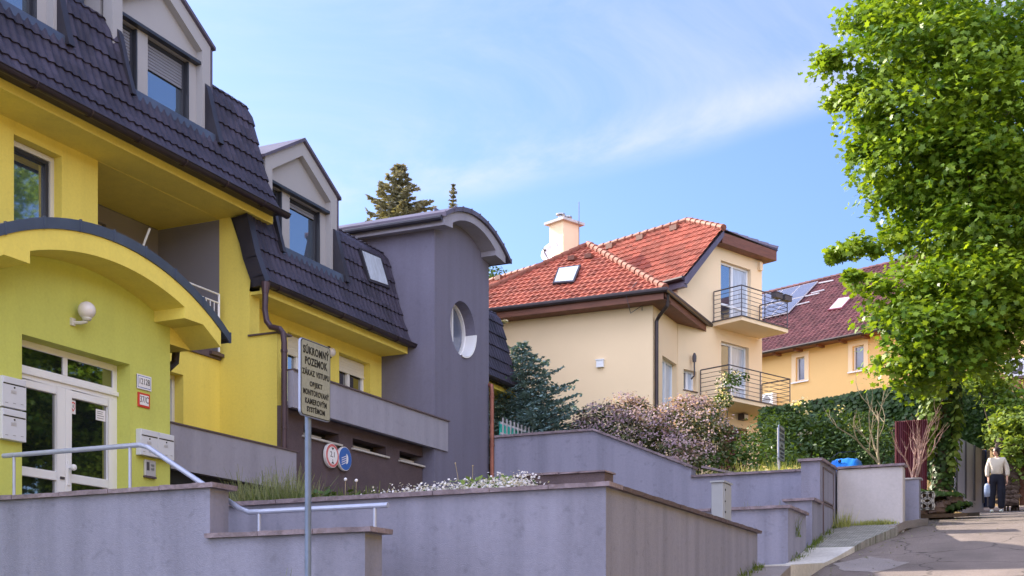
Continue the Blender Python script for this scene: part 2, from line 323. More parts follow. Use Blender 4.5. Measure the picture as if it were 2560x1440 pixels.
def tiles(mb, O, A, N, a0, a1, prof, course=.33, per=.15, amp=.024, step=.03, nper=6, z_off=0):
    """roof tiles: prof = [(n, z)...] from eave upwards (n along outward N). Waves across, a step at every course."""
    O, A, N = V(O), V(A), V(N); O = V((O.x, O.y, 0)); ss = prof_len(prof); S = ss[-1]
    def at(s):
        for i in range(len(prof)-1):
            if s <= ss[i+1]+1e-6:
                t = (s-ss[i])/(ss[i+1]-ss[i]); n = prof[i][0]+t*(prof[i+1][0]-prof[i][0]); z = prof[i][1]+t*(prof[i+1][1]-prof[i][1])
                d = V((prof[i+1][0]-prof[i][0], prof[i+1][1]-prof[i][1])).normalized(); return n, z, d
        return prof[-1][0], prof[-1][1], d
    rows = []; s = 0
    while s < S-.02:
        e = min(s+course, S); rows += [(s, step), ((s+e)/2, step*.55), (e, .004)]; s = e
    cols = [a0+i*per/nper for i in range(int((a1-a0)/per*nper)+1)]
    if cols[-1] < a1-1e-4: cols.append(a1)
    k = len(mb.v); nc = len(cols)
    for (s, lift) in rows:
        n, z, d = at(s); nn, nz = d.y, -d.x   # outward normal in (n,z)
        if nz < 0 and nn < 0: nn, nz = -nn, -nz
        for a in cols:
            ph = (a/per) % 1.0; q_ = math.sin(math.floor(a/per)*12.9898+math.floor(s/course-.01)*78.233)*43758.5; h = amp*(1-abs(math.sin(math.pi*ph))**1.6*1.0)+lift*(1+.35*(q_-math.floor(q_)-.5))
            mb.v.append(O+A*a+N*(n+nn*h)+UZ*(z+nz*h))
    for i in range(len(rows)-1):
        for j in range(nc-1): q = k+i*nc+j; mb.f.append([q, q+1, q+nc+1, q+nc])
    return mb
def clip(mb, planes):
    bm = bmesh.new(); vs = [bm.verts.new(v) for v in mb.v]
    for f in mb.f:
        try: bm.faces.new([vs[i] for i in f])
        except Exception: pass
    for P, N in planes:   # keeps the side N points away from
        bmesh.ops.bisect_plane(bm, geom=bm.verts[:]+bm.edges[:]+bm.faces[:], plane_co=P, plane_no=N, clear_outer=True, dist=1e-5)
    bm.verts.ensure_lookup_table(); bm.verts.index_update()
    mb.v = [v.co.copy() for v in bm.verts]; mb.f = [[v.index for v in f.verts] for f in bm.faces]; bm.free(); return mb
# ---------------------------------------------------------------- leaves
def leafpoly(kind):
    if kind == 'maple':
        p = [(0, -.5), (.18, -.28), (.5, -.22), (.3, .02), (.42, .3), (.14, .22), (0, .55), (-.14, .22), (-.42, .3), (-.3, .02), (-.5, -.22), (-.18, -.28)]
    elif kind == 'oval': p = [(0, -.5), (.22, -.2), (.24, .12), (0, .5), (-.24, .12), (-.22, -.2)]
    elif kind == 'ivy': p = [(0, -.35), (.4, -.3), (.45, .1), (0, .5), (-.45, .1), (-.4, -.3)]
    elif kind == 'needle': p = [(-.1, -.5), (.1, -.5), (.04, .5), (-.04, .5)]
    elif kind == 'blade': p = [(-.5, 0), (.5, 0), (.12, 1), (-.12, 1)]
    else: p = [(-.45, -.2), (0, -.5), (.45, -.2), (.3, .4), (-.3, .4)]
    return np.array(p)
def leaves(name, C, S, Nrm, m, parent=None, kind='maple', tint=None, up=None, fold=.12, base=None):
    """C centres, S sizes, Nrm normals, optional up = direction the tip points in"""
    C = np.asarray(C, float); n = len(C); S = np.broadcast_to(np.asarray(S, float), (n,)); Nrm = np.asarray(Nrm, float)
    Nrm = Nrm/np.linalg.norm(Nrm, axis=1, keepdims=True)
    U = rng.normal(size=(n, 3)) if up is None else np.asarray(up, float)
    U = U-(U*Nrm).sum(1, keepdims=True)*Nrm; U /= np.linalg.norm(U, axis=1, keepdims=True)+1e-9; W = np.cross(U, Nrm)
    P = leafpoly(kind); k = len(P)
    sx = S if kind != 'blade' else S*0+.012
    co = C[:, None, :]+W[:, None, :]*(P[None, :, 0, None]*sx[:, None, None])+U[:, None, :]*(P[None, :, 1, None]*S[:, None, None]) \
        - Nrm[:, None, :]*(np.abs(P[None, :, 0, None])+P[None, :, 1, None]**2)*fold*S[:, None, None]
    co = co.reshape(-1, 3)
    b = np.array(wbase(parent)) if parent is not None else (np.array(base) if base is not None else np.array([co[:, 0].mean(), co[:, 1].mean(), co[:, 2].min()]))
    me = bpy.data.meshes.new(name); me.vertices.add(n*k); me.vertices.foreach_set('co', (co-b).ravel())
    me.loops.add(n*k); me.loops.foreach_set('vertex_index', np.arange(n*k, dtype=np.int32)); me.polygons.add(n)
    me.polygons.foreach_set('loop_start', np.arange(0, n*k, k, dtype=np.int32)); me.polygons.foreach_set('loop_total', np.full(n, k, dtype=np.int32)); me.update(calc_edges=True)
    a = me.attributes.new('tint', 'FLOAT', 'FACE'); a.data.foreach_set('value', np.clip(rng.random(n) if tint is None else tint, 0, 1).astype(np.float32))
    me.materials.append(m); o = bpy.data.objects.new(name, me); COL.objects.link(o)
    if parent is not None: o.parent = parent
    else: o.location = tuple(b)
    return o
def sph(n):
    v = rng.normal(size=(n, 3)); return v/np.linalg.norm(v, axis=1, keepdims=True)
def lobes_leaves(lobes, dens, shell=.35, cl=1.0, sprd=1.0):
    """leaf positions in flattened sprays through ellipsoidal lobes [(centre, rx, ry, rz)], denser outwards"""
    C = []; Nn = []; T = []
    for (c, rx, ry, rz) in lobes:
        c = np.array(c); ns = max(6, int(dens*rx*ry**.5*rz**.5*6*cl))
        d = sph(ns); r = rng.random(ns)**shell; lt = rng.uniform(-.22, .22); sp = c+d*np.array([rx, ry, rz])*r[:, None]
        tb = rng.random(ns)
        for q, dd, t in zip(sp, d, tb):
            k = rng.integers(int(10/cl), int(22/cl)); sf_ = min(1, rx*1.9); o = np.clip(rng.normal(size=(k, 3)), -1.7, 1.7)*np.array([.26, .26, .09])*sf_*sprd; o[:, 2] -= .5*(o[:, 0]**2+o[:, 1]**2)
            C.append(q+o); nn = rng.normal(size=(k, 3))*.45+np.array([0, 0, .75])+dd*.45; Nn.append(nn); T.append(np.clip(t*.65+lt+rng.random(k)*.45, 0, 1))
    return np.concatenate(C), np.concatenate(Nn), np.concatenate(T)
# ================================================================ SETTING: ground, road, pavement
ZS = [(-60, -4.5), (0, 0), (12, 1.55), (17.6, 2.62), (20, 2.78), (23.9, 3.70), (27, 4.05), (36.3, 4.95), (60, 7.2), (300, 30)]
def zs(y): return float(np.interp(y, [p[0] for p in ZS], [p[1] for p in ZS]))
ZR = [(-60, -4.7), (0, -.15), (14, 1.72), (18, 2.36), (21, 2.95), (24.5, 3.66), (28, 4.12), (35.5, 4.90), (42, 5.60), (55, 7.2), (300, 30)]
def zr(y): return float(np.interp(y, [p[0] for p in ZR], [p[1] for p in ZR]))
def strip(name, fl, fr, ys, fz, m, dz=0, thick=None, kind='structure'):
    mb = MB(); pts = [(V((fl(y), y, fz(y)+dz)), V((fr(y), y, fz(y)+dz))) for y in ys]
    for (a, b), (c, d) in zip(pts, pts[1:]):
        mb.poly([a, b, d, c])
        if thick:
            t = V((0, 0, -thick)); mb.poly([b, d, d+t, b+t]); mb.poly([a, c, c+t, a+t])
    if thick:
        t = V((0, 0, -thick))
        for a, b in (pts[0], pts[-1]): mb.poly([a, b, b+t, a+t])
    o = mb.build(name, m); tag(o, kind=kind); return o
ysg = [-60, -30, -10, 0, 5, 10, 14, 16, 18, 19, 20, 21, 22, 23, 24, 25, 26, 28, 30, 33, 36.3, 40, 50, 60, 100, 200, 400]
strip('ground', lambda y: -500, lambda y: 500, ysg, lambda y: min(zr(y), zs(y)), 'ground', -.08)
EDGE = [(-60, -3.0), (10, -3.2), (17.7, -3.9), (19.87, -3.86), (21.94, -3.62), (23.4, -3.28), (24.6, -3.3), (27, -3.2), (31, -3.6), (60, -3.6), (300, -3.6)]
def ed(y): return float(np.interp(y, [p[0] for p in EDGE], [p[1] for p in EDGE]))
ysr = [-60, -30, -10, 0]+[i*.5 for i in range(2, 90)]+[50, 60, 100, 200]
strip('road', lambda y: ed(y)-.05, lambda y: 4.2, ysr, zr, 'asphalt')
ysp = [i*.4 for i in range(0, 44)]+[17.7]
strip('pavement', lambda y: -4.36 if y > 10 else -6.0, lambda y: ed(y), ysp, zs, 'asphaltold', .0, .25)
strip('concrete_ramp', lambda y: -4.46, lambda y: ed(y), [17.7, 18.6, 19.87, 20.6, 21.45], zs, 'concrete', .015, .35)
strip('paved_footway', lambda y: -4.46, lambda y: ed(y), [21.45, 22, 22.6, 23.2, 23.4, 23.89], zs, 'paver', .02, .3)
tag(MB().prism([(-3.3, 23.4, zs(23.4)-.1), (-3.22, 24.0, zs(24)-.1), (-3.0, 25.6, zs(25.6)-.1), (-3.16, 25.6, zs(25.6)-.1), (-3.42, 23.4, zs(23.4)-.1)], (0, 0, .14)).build('kerb_stone', 'asphaltold'), kind='structure')
# pale worn patches in the asphalt
def patch(pts, m, name='worn_patch'):
    mb = MB(); mb.flat([(x, y, zr(y)+.006) for x, y in pts]); tag(mb.build(name, m, recalc=False), kind='structure')
def groundhit(px, py):
    d = ray(px, py); t = 8.
    while t < 80:
        p = EYE+d*t
        if p.z < zr(p.y): return (p.x, p.y)
        t += .05
    return (p.x, p.y)
def ragged(pts, n=5, j=.05):
    o = []
    for a, b in zip(pts, pts[1:]+pts[:1]):
        for i in range(n): t = i/n; o.append((a[0]+(b[0]-a[0])*t+random.uniform(-j, j), a[1]+(b[1]-a[1])*t+random.uniform(-j, j)))
    return o
patch(ragged([groundhit(*p) for p in [(2085, 1410), (2180, 1392), (2272, 1408), (2190, 1432), (2110, 1428)]], 4, .04), 'asphaltold')
# planting ground held up by the walls
tag(MB().box(-11.7, -4.66, 11.9, 17.55, 1.5, 3.0).build('planting_bed', 'soil'), kind='structure')
tag(MB().box(-11.4, -4.40, 17.6, 19.96, 1.5, 2.66).build('yard_ground', 'concrete'), kind='structure')
tag(MB().box(-11.4, -4.75, 20.2, 23.6, 1.5, 3.25).build('yard_ground', 'soil'), kind='structure')
tag(MB().prism([(-22, 24.25, 5.3), (-11.0, 24.25, 5.3), (-9.0, 24.25, 4.5), (-5.5, 24.25, 4.4), (-3.75, 24.25, 4.3), (-3.75, 36, 5.2), (-14, 60, 8), (-60, 60, 8), (-60, 27, 6)], (0, 0, -3)).build('garden_ground', 'ground'), kind='structure')
tag(MB().box(-12.9, -9.6, 10.45, 11.58, 1.0, 2.68).build('entrance_platform', 'concrete'), kind='structure')
mb = MB()
for i in range(7): mb.box(-9.6+i*.33, -9.27+i*.33, 10.45, 11.58, 1.0, 2.5-.17*i)
tag(mb.build('entrance_steps', 'concrete'), kind='structure')
# ================================================================ YELLOW APARTMENT HOUSE
HA = thing('apartment_house', 'long yellow house with dark mansard roofs, pale dormers and a violet-grey stair tower', 'house', (-14, 14, 2))
XW = -12.9
P_UP = [(-12.06, 8.50), (-12.18, 8.66), (-12.37, 9.06), (-12.56, 9.70), (-12.68, 10.17), (-12.80, 10.38), (-13.1, 10.55)]
P_LO = [(-12.0, 7.22), (-12.06, 7.36), (-12.19, 7.68), (-12.37, 8.34), (-12.52, 8.92), (-12.66, 9.08), (-12.95, 9.22)]
def pcut(prof, z0, z1):
    r = []
    def at(z):
        for (a, b), (c, d) in zip(prof, prof[1:]):
            if b <= z <= d: t = (z-b)/(d-b); return (a+(c-a)*t, z)
    if z0 <= prof[0][1]: r.append(prof[0])
    else: r.append(at(z0))
    r += [p for p in prof if z0 < p[1] < z1]
    r.append(at(z1) if z1 < prof[-1][1] else prof[-1]); return r
def px_at(prof, z): return pcut(prof, prof[0][1], z)[-1][0]
# --- walls
w_ = MB()
w_.facade((XW, 0, 0), UY, UX, 5.0, 16.77, 1.5, 8.44, [(12.47, 13.32, 6.55, 8.21, .2), (14.01, 16.77, 6.2, 8.38, 1.26), (15.0, 15.87, 3.2, 5.70, .2)], .2)
w_.flat([(-12.9, 16.77, 1.5), (-11.79, 16.77, 1.5), (-11.79, 16.77, 6.43), (-12.32, 16.77, 6.43), (-12.32, 16.77, 7.15), (-12.29, 16.77, 7.36), (-12.7, 16.77, 8.42), (-12.9, 16.77, 8.42)])
w_.facade((-12.69, 0, 0), UY, UX, 17.04, 21.52, 5.0, 7.16, [(18.36, 19.4, 5.7, 6.9, .14), (20.0, 21.1, 5.7, 6.88, .18)], .15)
w_.facade((-12.32, 0, 0), UY, UX, 16.77, 17.04, 6.43, 7.16)
w_.poly([(-12.32, 17.04, 5), (-12.69, 17.04, 5), (-12.69, 17.04, 7.16), (-12.32, 17.04, 7.16)])
w_.facade((-11.79, 0, 0), UY, UX, 16.77, 17.0, 5.3, 6.43)
w_.box(-12.32, -11.81, 16.79, 17.04, 5.31, 6.425)
w_.facade((-12.69, 0, 0), UY, UX, 23.91, 26.0, 3.0, 7.16)
w_.poly([(-12.69, 26.0, 3), (-20, 26.0, 3), (-20, 26.0, 8), (-12.69, 26.0, 8)])
w_.poly([(-20, 5, 1.5), (-20, 26, 1.5), (-20, 26, 10), (-20, 5, 10)]); w_.poly([(-20, 5, 1.5), (-12.9, 5, 1.5), (-12.9, 5, 8.4), (-20, 5, 10)])
w_.build('wall', 'yellow', HA)
# loggia lining (grey), set a few mm inside the opening
lg = MB()
lg.poly([(-12.905, 16.765, 6.2), (-14.15, 16.765, 6.2), (-14.15, 16.765, 8.37), (-12.905, 16.765, 8.37)])
lg.facade((-14.15, 0, 0), UY, UX, 14.02, 16.765, 6.21, 8.37, [(14.35, 15.55, 6.3, 8.1, .12)], .12)
lg.build('loggia_wall', 'loggia', HA)
MB().box(-14.1, -12.86, 14.02, 16.76, 6.10, 6.22).build('loggia_floor', 'brown', HA)
# eaves: yellow boxed soffits
def eave(y0, y1, xf, zb, h=.15):
    mb = MB(); mb.box(XW-.02, xf-.04, y0, y1-.03, zb, zb+.05); mb.box(xf-.04, xf, y0, y1, zb-.004, zb+h); mb.box(-20, xf-.04, y1-.03, y1, zb-.002, zb+h+.1)
    mb.build('eave_fascia', 'yellow', HA)
eave(5, 17.34, -12.27, 8.385, .17); eave(16.80, 21.5, -12.10, 7.10, .17); eave(23.93, 26.62, -12.10, 7.13, .17)
# --- mansard roofs with the dormer cuts
DORM = [(12.0, 1, 9.62), (15.1, 1, 9.40), (18.51, 0, 8.10)]
def mansard(y0, y1, prof, cuts):
    mb = MB(); y = y0
    for (ya, yb, z) in cuts:
        if ya > y: tiles(mb, (0, 0, 0), UY, UX, y, ya, prof)
        tiles(mb, (0, 0, 0), UY, UX, max(ya, y), yb, pcut(prof, prof[0][1], z)); y = yb
    tiles(mb, (0, 0, 0), UY, UX, y, y1, prof)
    # closed body behind the tiles
    q = [(x-.05, z) for x, z in prof]+[(-16.5, prof[-1][1]+1.0), (-21, prof[-1][1]-.2), (-21, prof[0][1])]
    rf = mb.build('roof', 'tile', HA, recalc=False)
    b = MB(); yy = y0
    for (ya, yb, z) in list(cuts)+[(y1-.02, y1-.02, 0)]:
        if ya > yy: b.prism([(x, yy, zz) for x, zz in q], (0, ya-yy, 0))
        if z:
            q2 = [(x-.05, zz) for x, zz in pcut(prof, prof[0][1], z-.02)]; q2 += [(-13.4, q2[-1][1]), (-13.4, prof[-1][1]+.1), (-16.5, prof[-1][1]+1.0), (-21, prof[-1][1]-.2), (-21, prof[0][1])]
            b.prism([(x, max(ya, yy), zz) for x, zz in q2], (0, yb-max(ya, yy), 0)); yy = yb
    b.build('roof_body', 'metal', HA); return rf
R1 = mansard(5, 17.34, P_UP, [(yc-.97, yc+1.0, z) for yc, u, z in DORM[:2]])
R2 = mansard(16.80, 21.5, P_LO, [(DORM[2][0]-.97, DORM[2][0]+1.0, DORM[2][2])])
R3 = mansard(23.93, 26.62, P_LO, [])
# verge boards (dark sheet) at roof ends
def verge(y, prof, wd, t=.10, z1=99):
    mb = MB(); p = pcut(prof, prof[0][1], min(z1, prof[-1][1]))
    for (a, b), (c, d) in zip(p, p[1:]): mb.add([(a+t*.35, y, b-.01), (a+t*.35, y+wd, b-.01), (c+t*.35, y+wd, d+.01), (c+t*.35, y, d+.01), (a-.2, y, b-.03), (a-.2, y+wd, b-.03), (c-.2, y+wd, d-.03), (c-.2, y, d-.03)], [[0, 1, 2, 3], [4, 7, 6, 5], [0, 4, 5, 1], [2, 6, 7, 3], [1, 5, 6, 2], [0, 3, 7, 4]])
    return mb
verge(16.70, P_LO, .16, .16, 8.37).build('verge', 'metal', HA); 
# gutters: half-round with brackets
def gutter(y0, y1, x, z, parent=HA, r=.07, m='gutter'):
    mb = MB(); n = 9
    for (rr, fl) in ((r, 0), (r-.012, 1)):
        k = len(mb.v)
        for y in (y0, y1):
            for i in range(n): a = math.pi+math.pi*i/(n-1); mb.v.append(V((x+rr*math.cos(a), y, z+rr*math.sin(a))))
        for i in range(n-1): mb.f.append([k+i, k+i+1, k+n+i+1, k+n+i])
    for y in (y0, y1): mb.poly([(x+r*math.cos(math.pi+math.pi*i/(n-1)), y, z+r*math.sin(math.pi+math.pi*i/(n-1))) for i in range(n)])
    mb.tube([(x+r, y0, z), (x+r, y1, z)], .011, 6)
    y = y0+.3
    while y < y1:
        mb.tube([(x+(r+.006)*math.cos(math.pi+math.pi*i/8), y, z+(r+.006)*math.sin(math.pi+math.pi*i/8)) for i in range(9)], .012, 6); y += .95
    return mb.build('gutter', m, parent)
gutter(5, 17.40, -12.03, 8.52); gutter(16.72, 21.55, -11.97, 7.26); gutter(23.95, 26.66, -11.97, 7.29)
mb = MB().tube([(-11.97, 16.72, 7.22), (-11.97, 16.70, 6.80), (-11.93, 16.69, 6.62), (-11.85, 16.69, 6.52), (-11.68, 16.69, 6.47), (-11.62, 16.69, 6.40), (-11.60, 16.69, 6.25), (-11.60, 16.69, 3.6)], .047, 12)
for z in (6.1, 4.9, 3.9): mb.tube([(-11.60, 16.69, z), (-11.60, 16.69, z+.04)], .056, 12)
mb.tube([(-11.97, 16.72, 7.24), (-11.97, 16.71, 7.05)], [.075, .05], 12)
mb.build('downpipe', 'pipe', HA, smooth=False)
p1 = onx(1231, 950, -11.35); p2 = onx(1226, 1175, -11.35)
mb = MB().tube([(-11.95, 24.05, 7.2), (-11.75, 24.0, 6.95), (-11.45, 23.88, 6.86), (-11.43, 23.85, 6.7), (-11.43, 23.85, 3.2)], .045, 10)
for z in (6.6, 5.6, 4.9): mb.tube([(-11.43, 23.85, z), (-11.43, 23.85, z+.04)], .055, 10)
mb.build('downpipe', 'copper', HA)
# --- windows
def window(parent, O, A, N, a0, a1, z0, z1, depth, fm='white', fw=.06, mull=(), gm='glass', shut=0, sm='bshutter', sill=None, name='window', curt=0, bars=()):
    """framed window in an opening; N outward; depth = how far behind the wall face; frame is the part, panes and shutter its sub-parts"""
    O, A, N = V(O), V(A), V(N); d = depth
    fr = MB(); ob = lambda mb, *k: mb.obox(O, A, N, *k)
    ob(fr, a0, a1, -d-.05, -d+.02, z0, z0+fw); ob(fr, a0, a1, -d-.05, -d+.02, z1-fw, z1)
    ob(fr, a0, a0+fw, -d-.05, -d+.02, z0+fw, z1-fw); ob(fr, a1-fw, a1, -d-.05, -d+.02, z0+fw, z1-fw)
    for mm in mull: ob(fr, mm-fw*.65, mm+fw*.65, -d-.05, -d+.03, z0+fw, z1-fw)
    for zb in bars: ob(fr, a0+fw, a1-fw, -d-.049, -d+.018, zb-fw*.5, zb+fw*.5)
    f = fr.build(name, fm, parent, bevel=.004)
    xs = [a0+fw]+[x for mm in mull for x in (mm-fw*.65, mm+fw*.65)]+[a1-fw]
    for i in range(0, len(xs), 2):
        g = MB(); ob(g, xs[i], xs[i+1], -d-.035, -d-.02, z0+fw, z1-fw); g.build('pane', gm[i//2] if isinstance(gm, (list, tuple)) else gm, f)
    if shut:
        s = MB(); h = (z1-z0)*shut; z = z1-.01
        while z > z1-h: ob(s, a0+.02, a1-.02, -d+.022, -d+.034+.006, z-.045, z-.006); z -= .05
        ob(s, a0+.02, a1-.02, -d+.021, -d+.033, z1-h, z1-.01); ob(s, a0+.015, a1-.015, -d+.022, -d+.05, z1-h-.03, z1-h)
        s.build('shutter', sm, f)
    if sill: s = MB(); ob(s, a0-.04, a1+.04, -d, .05, z0-.03, z0-.002); s.build('sill', sill, f)
    return f
window(HA, (XW, 0, 0), UY, UX, 12.47, 13.32, 6.55, 8.21, .19, 'dframe', .13, gm='skyglass')
MB().box(-13.10, -13.04, 13.25, 13.32, 6.56, 8.2).box(-13.1, -13.04, 12.47, 13.25, 8.13, 8.2).build('window_trim', 'cream', HA)
window(HA, (XW, 0, 0), UY, UX, 15.0, 15.87, 3.2, 5.70, .19, 'cream', .06, gm='curtain')
window(HA, (-14.15, 0, 0), UY, UX, 14.35, 15.55, 6.3, 8.1, .1, 'cream', .07, mull=(14.95,), gm='glass')
window(HA, (-12.69, 0, 0), UY, UX, 18.36, 19.4, 5.7, 6.9, .13, 'white', .06, mull=(18.8,), gm=['skyglass', 'skyglass'], shut=.26)
window(HA, (-12.69, 0, 0), UY, UX, 20.0, 21.1, 5.7, 6.88, .17, 'white', .06, mull=(20.55,), gm='glass', shut=.22)
# narrow sill seen below the loggia
p = onx(548, 884, -12.75); MB().box(-12.9, -12.80, 16.45, 16.76, 6.14, 6.19).build('loggia_sill', 'capd', HA)
# loggia railing
mb = MB(); 
for z in (7.12, 6.98): mb.tube([(-12.8, 15.2, z), (-12.8, 16.62, z)], .014, 6)
for i in range(15): mb.tube([(-12.8, 15.2+i*.1, 6.3), (-12.8, 15.2+i*.1, 6.98)], .007, 5)
for y in (15.2, 16.62): mb.tube([(-12.8, y, 6.2), (-12.8, y, 7.12)], .018, 6)
mb.build('railing', 'white', HA)
# --- dormers
def dormer(yc, x, zs_, prof, shutL, shutR, glass):
    e = zs_+1.47; ap = e+.62; hw = 1.09; D = MB()
    # front wall with the two window openings, above it the gable
    D.facade((x, 0, 0), UY, UX, yc-hw+.2, yc+hw-.2, zs_, zs_+1.12, [(yc-.88, yc-.44, zs_, zs_+1.10, .10), (yc-.22, yc+.72, zs_, zs_+1.10, .10)], .10)
    D.flat([(x, yc-hw+.15, zs_+1.12), (x, yc+hw-.15, zs_+1.12), (x, yc+hw-.15, e-.13), (x, yc, ap-.16), (x, yc-hw+.15, e-.13)])
    # proud surround: pilasters and raking boards
    for s in (-1, 1):
        D.prism([(x-.05, yc+s*hw, zs_-.3), (x-.05, yc+s*(hw-.20), zs_-.3), (x-.05, yc+s*(hw-.20), e-.15), (x-.05, yc+s*hw, e-.02)], (.17, 0, 0))
        D.prism([(x-.052, yc+s*(hw-.2), e-.158), (x-.052, yc+s*.001, ap-.25), (x-.052, yc+s*.001, ap-.012), (x-.052, yc+s*(hw-.001), e-.018)], (.171, 0, 0))
    D.prism([(x-.12, yc-hw+.01, zs_-1.0), (x-.12, yc+hw-.01, zs_-1.0), (x-.12, yc+hw-.01, e-.05), (x-.12, yc, ap-.05), (x-.12, yc-hw+.01, e-.05)], (-3.2, 0, 0))
    d = D.build('dormer', 'dormer', HA)
    for s in (-1, 1):
        r = MB(); t = .05
        r.prism([(x+.17, yc, ap-.01), (x+.17, yc+s*(hw+.07), e-.05), (x+.17, yc+s*(hw+.07), e-.05+t), (x+.17, yc, ap+t)], (-3.5, 0, 0)); r.build('dormer_roof', 'purplemetal', d)
    MB().box(x-1.0, x+.135, yc+hw-.005, yc+hw+.03, zs_+.3, e-.06).build('dormer_cheek', 'purplemetal', d)
    def win(a0, a1, sh, gm):
        fr = MB()
        for (p, q, r_, s_) in ((a0, a1, zs_+.02, zs_+.07), (a0, a1, zs_+1.04, zs_+1.10), (a0, a0+.05, zs_+.07, zs_+1.04), (a1-.07, a1, zs_+.07, zs_+1.04)): fr.box(x-.15, x-.07, p, q, r_, s_)
        fr.box(x-.10, x+.002, a1-.03, a1-.001, zs_+.03, zs_+1.09); fr.build('window_frame', 'dframe', d, bevel=.004)
        MB().box(x-.13, x-.115, a0+.05, a1-.07, zs_+.07, zs_+1.04).build('pane', gm, d)
        if sh:
            s = MB(); z = zs_+1.04
            while z > zs_+1.04-sh: s.box(x-.10, x-.085, a0+.03, a1-.04, z-.042, z-.005); z -= .047
            s.box(x-.105, x-.095, a0+.03, a1-.04, zs_+1.04-sh-.02, zs_+1.04); s.build('shutter', 'shutter', d)
    win(yc-.88, yc-.44, shutL, glass); win(yc-.22, yc+.72, shutR, glass)
    MB().box(x-.05, x+.10, yc-.9, yc+.9, zs_+1.105, zs_+1.15).build('window_head', 'dframe', d)
    # apron and the raked upstands along the cut roof
    xr = px_at(prof, zs_); a = MB(); a.prism([(x-.1, yc-.97, zs_+.015), (xr+.045, yc-.97, zs_+.005), (xr+.055, yc-.97, zs_-.13), (x-.1, yc-.97, zs_-.13)], (0, 1.97, 0)); a.build('apron', 'bluemetal', d)
    for s, m in ((-1, 'metal'), (1, 'metal')):
        q = pcut(prof, zs_-.12, min(zs_+.85, prof[-1][1]-.02)); b = MB(); y0 = yc-1.0 if s < 0 else yc+.95; wd = .085 if s < 0 else .115
        for (a1, b1), (c1, d1) in zip(q, q[1:]): b.add([(a1+.09, y0, b1), (a1+.09, y0+wd, b1), (c1+.09, y0+wd, d1), (c1+.09, y0, d1), (a1-.3, y0, b1), (a1-.3, y0+wd, b1), (c1-.3, y0+wd, d1), (c1-.3, y0, d1)], [[0, 1, 2, 3], [4, 7, 6, 5], [0, 4, 5, 1], [2, 6, 7, 3], [1, 5, 6, 2], [0, 3, 7, 4]])
        b.build('flashing', m, d)
    return d
dormer(12.0, -12.75, 9.62, P_UP, 0, 0, 'skyglass')
dormer(15.1, -12.75, 9.40, P_UP, .42, .34, 'skyglass')
dormer(18.51, -12.6, 8.10, P_LO, .0, .06, 'skyglass')
# violet wall of the upper stair block behind the roof edge
MB().box(-16, -13.15, 12.95, 13.85, 9.5, 12.6).build('upper_stair_block', 'tower', HA)
MB().box(-13.3, -13.13, 13.86, 13.98, 9.8, 12.6).build('corner_pilaster', 'bluemetal', HA)
# roof window right of the lower dormer
rw = [onx(886, 618, -12.50), onx(940, 640, -12.52), onx(966, 722, -12.30), onx(912, 706, -12.26)]
def on_lo(px, py):
    p = None; x = -12.1
    for _ in range(30): p = onx(px, py, x); x = px_at(P_LO, min(max(p.z, 7.3), 9.05))
    return p
c4 = [on_lo(*q) for q in ((891, 622), (945, 645), (968, 724), (916, 706))]
nrm = (c4[1]-c4[0]).cross(c4[3]-c4[0]).normalized(); nrm = nrm if nrm.x > 0 else -nrm
def slabq(c, n, h0, h1):
    return MB().prism([p+n*h0 for p in c], n*(h1-h0))
rwf = slabq(c4, nrm, -.02, .07).build('roof_window', 'metal', HA)
cc = sum(c4, V())/4; slabq([cc+(p-cc)*.84 for p in c4], nrm, .071, .078).build('pane', 'curtain', rwf)
# --- stair tower
T0, T1, XT = 21.52, 23.91, -11.53; YC, ZC, RO = 22.73, 7.78, .55
tw = MB(); tw.poly([(XT, T0, 1.5), (-18, T0, 1.5), (-18, T0, 9.7), (XT, T0, 9.7)]); tw.poly([(XT, T1, 1.5), (-18, T1, 1.5), (-18, T1, 9.7), (XT, T1, 9.7)])
tw.facade((XT, 0, 0), UY, UX, T0, T1, 1.5, ZC-.8); tw.facade((XT, 0, 0), UY, UX, T0, T1, ZC+.8, 9.85)
n = 48; sq = []; ci = []
for i in range(n):
    a = 2*math.pi*i/n; c, s = math.cos(a), math.sin(a); k = 1e9
    for (lim, comp) in (((T1-YC), c), ((T0-YC), c), (.8, s), (-.8, s)):
        if abs(comp) > 1e-6 and lim/comp > 0: k = min(k, lim/comp)
    sq.append(V((XT, YC+c*k, ZC+s*k))); ci.append(V((XT, YC+c*RO, ZC+s*RO)))
for i in range(n):
    j = (i+1) % n; tw.poly([sq[i], sq[j], ci[j], ci[i]]); d = V((-.32, 0, 0)); tw.poly([ci[i], ci[j], ci[j]+d, ci[i]+d])
for cy in (T0, T1):
    for cz in (-.8, .8):   # square corners the radial fan leaves open
        near = sorted(sq, key=lambda p: (p-V((XT, cy, ZC+cz))).length)
        e1 = min([p for p in sq if abs(p.y-cy) < 1e-4], key=lambda p: abs(p.z-ZC-cz)); e2 = min([p for p in sq if abs(p.z-ZC-cz) < 1e-4], key=lambda p: abs(p.y-cy))
        if (e1-e2).length > 1e-3: tw.poly([e1, e2, (XT, cy, ZC+cz)])
tower = tw.build('stair_tower', 'tower', HA)
rg = MB()
for rr, x0, x1 in (((RO-.004, RO-.04), XT-.30, XT-.22),):
    k = len(rg.v)
    for (r_, x_) in ((rr[0], x0), (rr[0], x1), (rr[1], x1), (rr[1], x0)):
        rg.v += [V((x_, YC+math.cos(2*math.pi*i/n)*r_, ZC+math.sin(2*math.pi*i/n)*r_)) for i in range(n)]
    for q in range(4):
        for i in range(n): rg.f.append([k+q*n+i, k+q*n+(i+1) % n, k+((q+1) % 4)*n+(i+1) % n, k+((q+1) % 4)*n+i])
